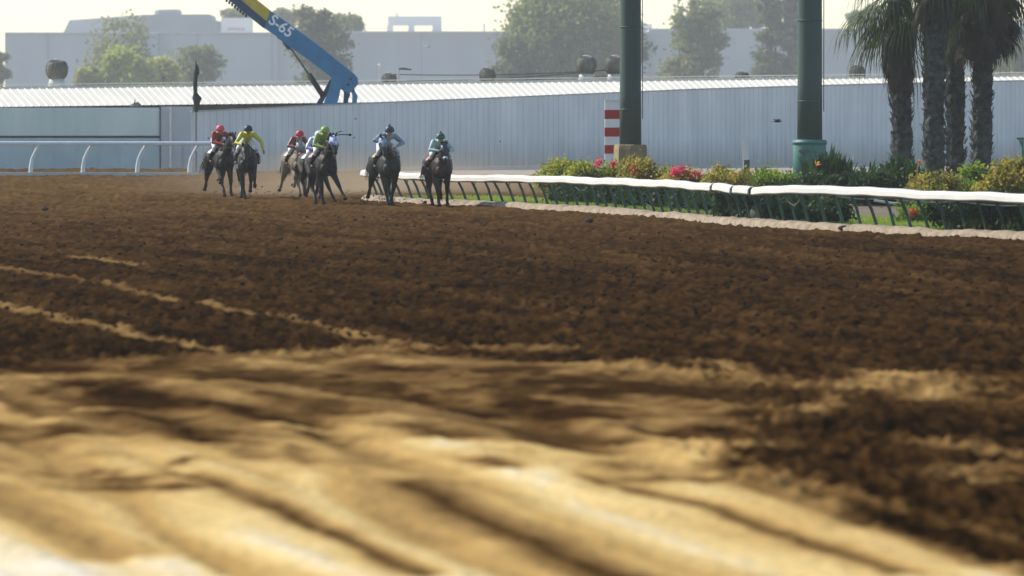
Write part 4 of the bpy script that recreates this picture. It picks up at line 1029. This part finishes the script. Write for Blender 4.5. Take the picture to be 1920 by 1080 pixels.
    # ---- jockey
    J = empty('person', (x, d, 0), rz, jl['label'], 'jockey', 'jockeys riding the racehorses'); J.scale = (sc,) * 3
    ly, hh, armR, armL = jock   # lean sideways, height change, right and left elbow positions (None = default)
    pel = Vector((-.18, ly * .3, 1.90 + hh)); chest = Vector((.26, ly * .8, 2.05 + hh)); nk = Vector((.42, ly, 2.10 + hh)); hd_c = Vector((.55, ly, 2.175 + hh))
    sk = MB(); sil = MB(); brc = MB(); bts = MB()
    sk.tube([pel, chest, nk], [(.13, .11), (.15, .10), (.06, .06)], 12, Y); sk.chain([nk, hd_c], [.055, .06])
    sk.ball(hd_c, (.105, .078, .115)); sk.ball(hd_c + Vector((.06, 0, -.075)), (.055, .05, .045)); sk.tube([hd_c + Vector((.095, 0, .0)), hd_c + Vector((.128, 0, -.035))], [.013, .018], 6)
    for s in (-1, 1): sk.ball(hd_c + Vector((-.005, s * .078, -.01)), (.018, .01, .03))
    sil.chain([pel + Vector((.02, 0, .02)), pel.lerp(chest, .5) + Vector((0, 0, .04)), chest], [.155, .165, .16]); sil.ball(chest + Vector((.04, 0, 0)), (.15, .22, .13))
    sil.chain([chest, nk], [.12, .075])
    for s, el in ((-1, armR), (1, armL)):
        sh = chest + Vector((.07, s * .19, .02)); e_ = Vector(el[0]) if el else Vector((.40, s * .36, 1.80 + hh * .5)); ha = Vector(el[1]) if el else Vector((.72, s * .09, 1.74))
        wr = e_.lerp(ha, .86)
        sk.chain([sh, e_, wr], [.05, .042, .028]); sil.chain([sh, sh.lerp(e_, .5), e_, e_.lerp(wr, .55), e_.lerp(wr, .93)], [.085, .078, .068, .056, .04])
        hv = (ha - wr).normalized(); pm = wr + hv * .05; up = Vector((0, 0, 1)); acr = hv.cross(up).normalized()
        sk.ball(pm, (.045, .035, .032))
        for f in range(4):     # fingers curled round the rein
            r0 = pm + acr * (.03 - .02 * f) + hv * .035; r1 = r0 + hv * (.03 - .003 * f) + Vector((0, 0, -.012)); r2 = r1 + hv * .006 + Vector((0, 0, -.03)); r3 = r2 - hv * .022 + Vector((0, 0, -.008))
            sk.tube([r0, r1, r2, r3], [.0095, .009, .0085, .007], 6)
        t0 = pm + acr * -.03 * s; sk.tube([t0, t0 + hv * .035 + Vector((0, 0, .02)), t0 + hv * .06 + Vector((0, 0, .005))], [.011, .010, .008], 6)
        hip = pel + Vector((0, s * .11, -.02)); kn = Vector((.34, s * .30, 1.62 + hh * .3)); an_ = Vector((.02, s * .36, 1.24)); toe = Vector((.20, s * .37, 1.17))
        sk.chain([hip, kn, an_, toe], [.085, .055, .036, .03])
        brc.chain([hip, hip.lerp(kn, .5), kn, kn.lerp(an_, .25)], [.115, .098, .07, .062])
        bt = MB(); bt.chain([kn.lerp(an_, .28), kn.lerp(an_, .55), an_, an_ + Vector((.05, 0, -.06)), toe + Vector((.03, 0, -.01))], [.062, .058, .043, .045, .035]); bt.fused('boot', M_boot, J, .014, 1)
    sk.fused('body', M_skin, J, .0085, 1)
    brc.ball(pel, (.14, .15, .12)); brc.fused('breeches', M_breech, J, .016, 2)
    sil.fused('silks', jl['silks'], J, .016, 2)
    # helmet with silk cover, peak and goggles
    hc = hd_c + Vector((-.01, 0, .035)); t = MB(); t.lathe(hc, [(.138, -.05), (.144, .01), (.133, .07), (.10, .115), (.05, .145), (.004, .155)], 16); hel = t.build('helmet', jl['cap'], J, True)
    MB().ball(hc + Vector((.11, 0, -.02)), (.07, .085, .012)).build('peak', jl['cap'], hel, True)
    if jl.get('pom'): MB().ball(hc + Vector((0, 0, .17)), .032).build('pompom', jl['pom'], hel, True)
    MB().tube([hd_c + Vector((.075, 0, .02)), hd_c + Vector((.108, 0, .018))], [(.075, .032), (.06, .026)], 12, Y).build('goggles', M_leather, J)
    return H, J

bay = mat('dark_bay_coat', (.013, .010, .008), .5, .2, 3, spec=.22); brown = mat('brown_coat', (.032, .019, .011), .5, .2, 3, spec=.22)
grey = mat('dusty_grey_coat', (.20, .165, .11), .6, .2, 3, spec=.25); dgrey = mat('dark_grey_coat', (.025, .028, .024), .5, .3, 3, spec=.25); chest_ = mat('chestnut_coat', (.026, .013, .009), .5, .2, 3, spec=.25)
hairb = mat('black_hair', (.012, .011, .01), .5); hairg = mat('grey_hair', (.20, .19, .16), .6)
def silk(name, c, c2=None, sc=9): return mat(name, c, .45, .1 if not c2 else 0, sc, col2=c2, spec=.4)
red = silk('red_silk', (.30, .035, .03)); yel = silk('yellow_silk', (.52, .48, .03)); mar = silk('maroon_silk', (.20, .04, .04)); grn = silk('lime_silk', (.22, .33, .05)); bw = silk('blue_white_silk', (.05, .12, .42), (.75, .78, .85), 7)
nav = silk('slate_silk', (.16, .19, .27), (.32, .36, .42), 4); tg = silk('pale_teal_silk', (.16, .34, .30), (.42, .55, .52), 3)
capr = silk('pink_red_cap', (.60, .08, .10)); capr2 = silk('red_cap', (.55, .02, .05)); capb = silk('black_cap', (.02, .03, .03)); capg = silk('green_cap', (.22, .36, .06)); capn = silk('navy_cap', (.02, .03, .06)); capdg = silk('dark_green_cap', (.02, .10, .05)); capw = silk('white_cap', (.7, .7, .72))
cw = silk('white_cloth', (.7, .7, .65)); cred = silk('red_cloth', (.45, .05, .04), (.65, .5, .45), 14); cyel = silk('yellow_cloth', (.38, .30, .08)); cor = silk('orange_cloth', (.50, .17, .08)); 
hblue = silk('blue_white_hood', (.04, .10, .38), (.80, .82, .88), 9); hdark = silk('dark_hood', (.02, .03, .05)); hb2 = silk('grey_blue_hood', (.05, .09, .20), (.45, .50, .55), 8)

horse(413, 222, 24, bay, 'near black racehorse at the far left of the field', dict(label='jockey in red silks and a pinkish red cap at the far left', silks=red, cap=capr, tail=hairb), ('tuck', 'plant', 'back', 'under'), (.0, .05, .05, .0), (.06, .10, -8), 1.06, cw, None, (-.16, .02, None, None), seed=1)
horse(463, 218, 6, bay, 'dark bay racehorse with its head down under the yellow clad jockey', dict(label='jockey in bright yellow silks and a black cap with one elbow out', silks=yel, cap=capb, tail=hairb), ('plant', 'fold', 'under', 'back'), (.06, .05, 0, 0), (-.10, -.22, -6), 1.05, cw, None, (.02, .04, None, ((.34, .46, 1.86), (.45, .52, 1.56))), seed=2)
horse(555, 221, 20, grey, 'dusty grey racehorse seen through the dust in the middle', dict(label='jockey in maroon silks and a red cap on the grey horse', silks=mar, cap=capr2, tail=hairg), ('fold', 'plant', 'back', 'under'), (-.05, .04, -.05, .0), (-.16, .0, 8), 1.0, cw, (silk('pale_hood', (.2, .22, .2)), capr2), (.0, -.02, None, None), seed=3)
horse(589, 209, 24, brown, 'brown racehorse mostly hidden behind the one with the lime clad jockey', dict(label='jockey in blue and white silks half hidden behind the lime clad jockey', silks=bw, cap=capw, tail=hairb), ('reach', 'plant', 'lift', 'back'), (.0, .3, 0, 0), (-.1, .0, 6), 1.0, cw, None, (.0, .0, None, None), seed=4)
horse(604, 204, 22, bay, 'dark bay racehorse in a blue and white hood with one foreleg thrown out', dict(label='jockey in lime green silks and a green cap', silks=grn, cap=capg, tail=hairb), ('plant', 'reach', 'under', 'back'), (.05, .16, .0, 0.0), (.0, .16, 6), 1.05, cred, (hblue, None), (-.06, .04, None, None), seed=5)
horse(723, 202, 20, dgrey, 'dark grey racehorse kicking up dirt left of the end of the rail', dict(label='jockey in slate blue silks and a navy cap with a pompom', silks=nav, cap=capn, tail=hairg, pom=capn), ('plant', 'push', 'back', 'under'), (.10, -.02, 0, .05), (-.36, .12, 8), 1.06, cyel, (hb2, None), (-.02, .03, ((.42, -.44, 1.96), (.72, -.12, 1.80)), ((.42, .42, 1.88), (.70, .10, 1.76))), seed=6)
horse(822, 201, 18, chest_, 'chestnut bay racehorse in a dark hood beside the white rail', dict(label='jockey in pale teal silks and a dark green cap beside the rail', silks=tg, cap=capdg, tail=hairb, pom=capb), ('plant', 'push', 'under', 'back'), (.06, .08, .0, .2), (-.10, .02, 10), 1.0, cor, (hdark, hb2), (-.06, -.04, None, None), seed=7)
# the riding crop held out by the lime clad jockey's neighbour
cr = MB().tube([(0, 0, 0), (.28, 0, .03), (.54, 0, .02)], [.02, .016, .02], 6); cr.ball((.56, 0, .02), (.05, .03, .04)); cr.tube([(.08, 0, .02), (.18, 0, .11), (.30, 0, .14)], .014, 5)
o = cr.build('riding_crop', M_black, None, True, (gx(624, 207), 207, gz(254, 207))); tag(o, 'dark riding crop held out to the right beside the hooded horse', 'crop')

# ------------------------------------------------------------ birds, clods
def bird(px, py, d, label, m, s=.22, rz=.3):
    o = empty('bird', (gx(px, d), d, gz(py, d)), rz, label, 'bird')
    b = MB(); b.ball((0, 0, 0), (s * .75, s * .22, s * .2)); b.ball((s * .75, 0, s * .08), (s * .2, s * .14, s * .14)); b.tube([(-s * .6, 0, 0), (-s * 1.2, 0, s * .05)], [(s * .1, s * .05), (s * .22, s * .02)], 8, (0, 1, 0)); b.tube([(s * .9, 0, s * .08), (s * 1.1, 0, s * .04)], [s * .05, .004], 5)
    b.build('body', m, o, True)
    for k in (-1, 1): MB().add([(s * .4, k * s * .15, .02), (-s * .3, k * s * .15, .02), (-s * .5, k * s * 1.3, s * .45), (0, k * s * 1.7, s * .55), (s * .35, k * s * .9, s * .4)], [(0, 1, 2, 3, 4)]).build('wing', m, o)
bird(1457, 228, 285, 'small dark bird flying in front of the fence between pole and marker', M_black)
bird(803, 88, 345, 'tiny pale bird flying in front of the warehouse above the mast', M_pale, .2, 1.2)
def clod(px, py, d, r, label, z=None):
    rg = random.Random(int(px)); b = MB().ball((0, 0, 0), (r, r * .8, r * .6), 9, 6); b.v = [tuple(c * rg.uniform(.75, 1.25) for c in p) for p in b.v]
    o = b.build('dirt_clod', mat('clod_soil', (.03, .02, .014), .95), None, True, (gx(px, d), d, gz(py, d) if z is None else z)); tag(o, label, 'dirt clod', 'loose dirt clods')
for px, py, r, l in ((84, 396, .11, 'dark clod lying on the track at the far left'), (1104, 419, .13, 'dark clod lying on the track in front of the concrete based pole'), (1582, 433, .13, 'dark clod lying against the kerb near the teal based pole'), (797, 383, .07, 'clod at the kerb left of the horse beside the rail'), (683, 383, .06, 'clod beside the raised hoof of the dark grey horse')):
    d = HC * F / (py - HY); clod(px, py, d, r, l, .07)
for px, py, d, l in ((938, 265, 260, 'flying clod in front of the fence right of the last jockey'), (391, 259, 225, 'flying clod left of the first jockey'), (664, 258, 230, 'flying clod right of the riding crop'), (667, 223, 232, 'flying clod above and left of the slate clad jockey')):
    clod(px, py, d, .035, l)

# dirt thrown up by the hooves
rs = np.random.RandomState(9); Q = []
for px, d, n, sp_ in ((413, 224, 25, .8), (463, 220, 25, .7), (555, 223, 25, .9), (604, 206, 25, .8), (712, 203, 110, .35), (738, 203, 40, .2), (822, 202, 12, .5)):
    p = np.stack([gx(px, d) + rs.normal(size=n) * sp_, d + .5 + rs.normal(size=n) * 1.2, np.abs(rs.normal(size=n)) * .17 + .04], 1); Q.append(p)
P = np.concatenate(Q); M_kick = mat('thrown_soil', (.035, .02, .012), .95)
k = MB()
for p in P:
    r = rs.uniform(.008, .026); k.ball(p, (r * rs.uniform(.7, 1.5), r, r * rs.uniform(.6, 1.1)), 5, 3)
tag(k.build('kicked_up_dirt', M_kick), kind='stuff')
k = MB(); rs = np.random.RandomState(19)
for _ in range(1500):
    d_ = 1 / rs.uniform(1 / 185., 1 / 84.); x_ = rs.uniform(-.095, .095) * d_; r = rs.uniform(.012, .036)
    if x_ > 1.2 + (185 - d_) * .245 - 3.0 and d_ > 140: continue
    k.ball((x_, d_, .045), (r * rs.uniform(.8, 1.5), r * rs.uniform(.8, 1.5), r * rs.uniform(.6, .9)), 6, 4)
tag(k.build('loose_clods', mat('loose_clod_soil', (.028, .015, .006), 1.0, .5, 2, spec=.05)), kind='stuff')
# low dust hanging behind and between the runners
du = MB().ball((0, 0, 0), (1, 1, 1), 24, 12).build('dust', bpy.data.materials.new('dust'), None, True, (-5.0, 233, .25)); du.scale = (11, 17, 1.9); tag(du, kind='stuff')
dm = du.data.materials[0]; dm.use_nodes = True; t = dm.node_tree; t.nodes.clear(); out = t.nodes.new('ShaderNodeOutputMaterial'); pv = t.nodes.new('ShaderNodeVolumePrincipled')
tc = t.nodes.new('ShaderNodeTexCoord'); gr = t.nodes.new('ShaderNodeTexGradient'); gr.gradient_type = 'QUADRATIC_SPHERE'; t.links.new(tc.outputs['Object'], gr.inputs[0])
no = t.nodes.new('ShaderNodeTexNoise'); no.inputs['Scale'].default_value = 3.0; t.links.new(tc.outputs['Object'], no.inputs[0])
m1 = t.nodes.new('ShaderNodeMath'); m1.operation = 'MULTIPLY'; t.links.new(gr.outputs['Fac'], m1.inputs[0]); t.links.new(no.outputs[0], m1.inputs[1])
m2 = t.nodes.new('ShaderNodeMath'); m2.operation = 'MULTIPLY'; m2.inputs[1].default_value = .17; t.links.new(m1.outputs[0], m2.inputs[0]); t.links.new(m2.outputs[0], pv.inputs['Density'])
pv.inputs['Color'].default_value = (.80, .62, .42, 1); pv.inputs['Anisotropy'].default_value = .3; t.links.new(pv.outputs[0], out.inputs['Volume'])

# ------------------------------------------------------------ haze
hz = MB().box((0, 1290, 34.4), (1900, 2740, 71.2)).build('haze', bpy.data.materials.new('haze')); tag(hz, kind='stuff')
hm = hz.data.materials[0]; hm.use_nodes = True; t = hm.node_tree; t.nodes.clear(); out = t.nodes.new('ShaderNodeOutputMaterial'); pv = t.nodes.new('ShaderNodeVolumePrincipled')
pv.inputs['Color'].default_value = (.95, .95, .95, 1); pv.inputs['Density'].default_value = .00018; pv.inputs['Anisotropy'].default_value = .35
t.links.new(pv.outputs[0], out.inputs['Volume'])
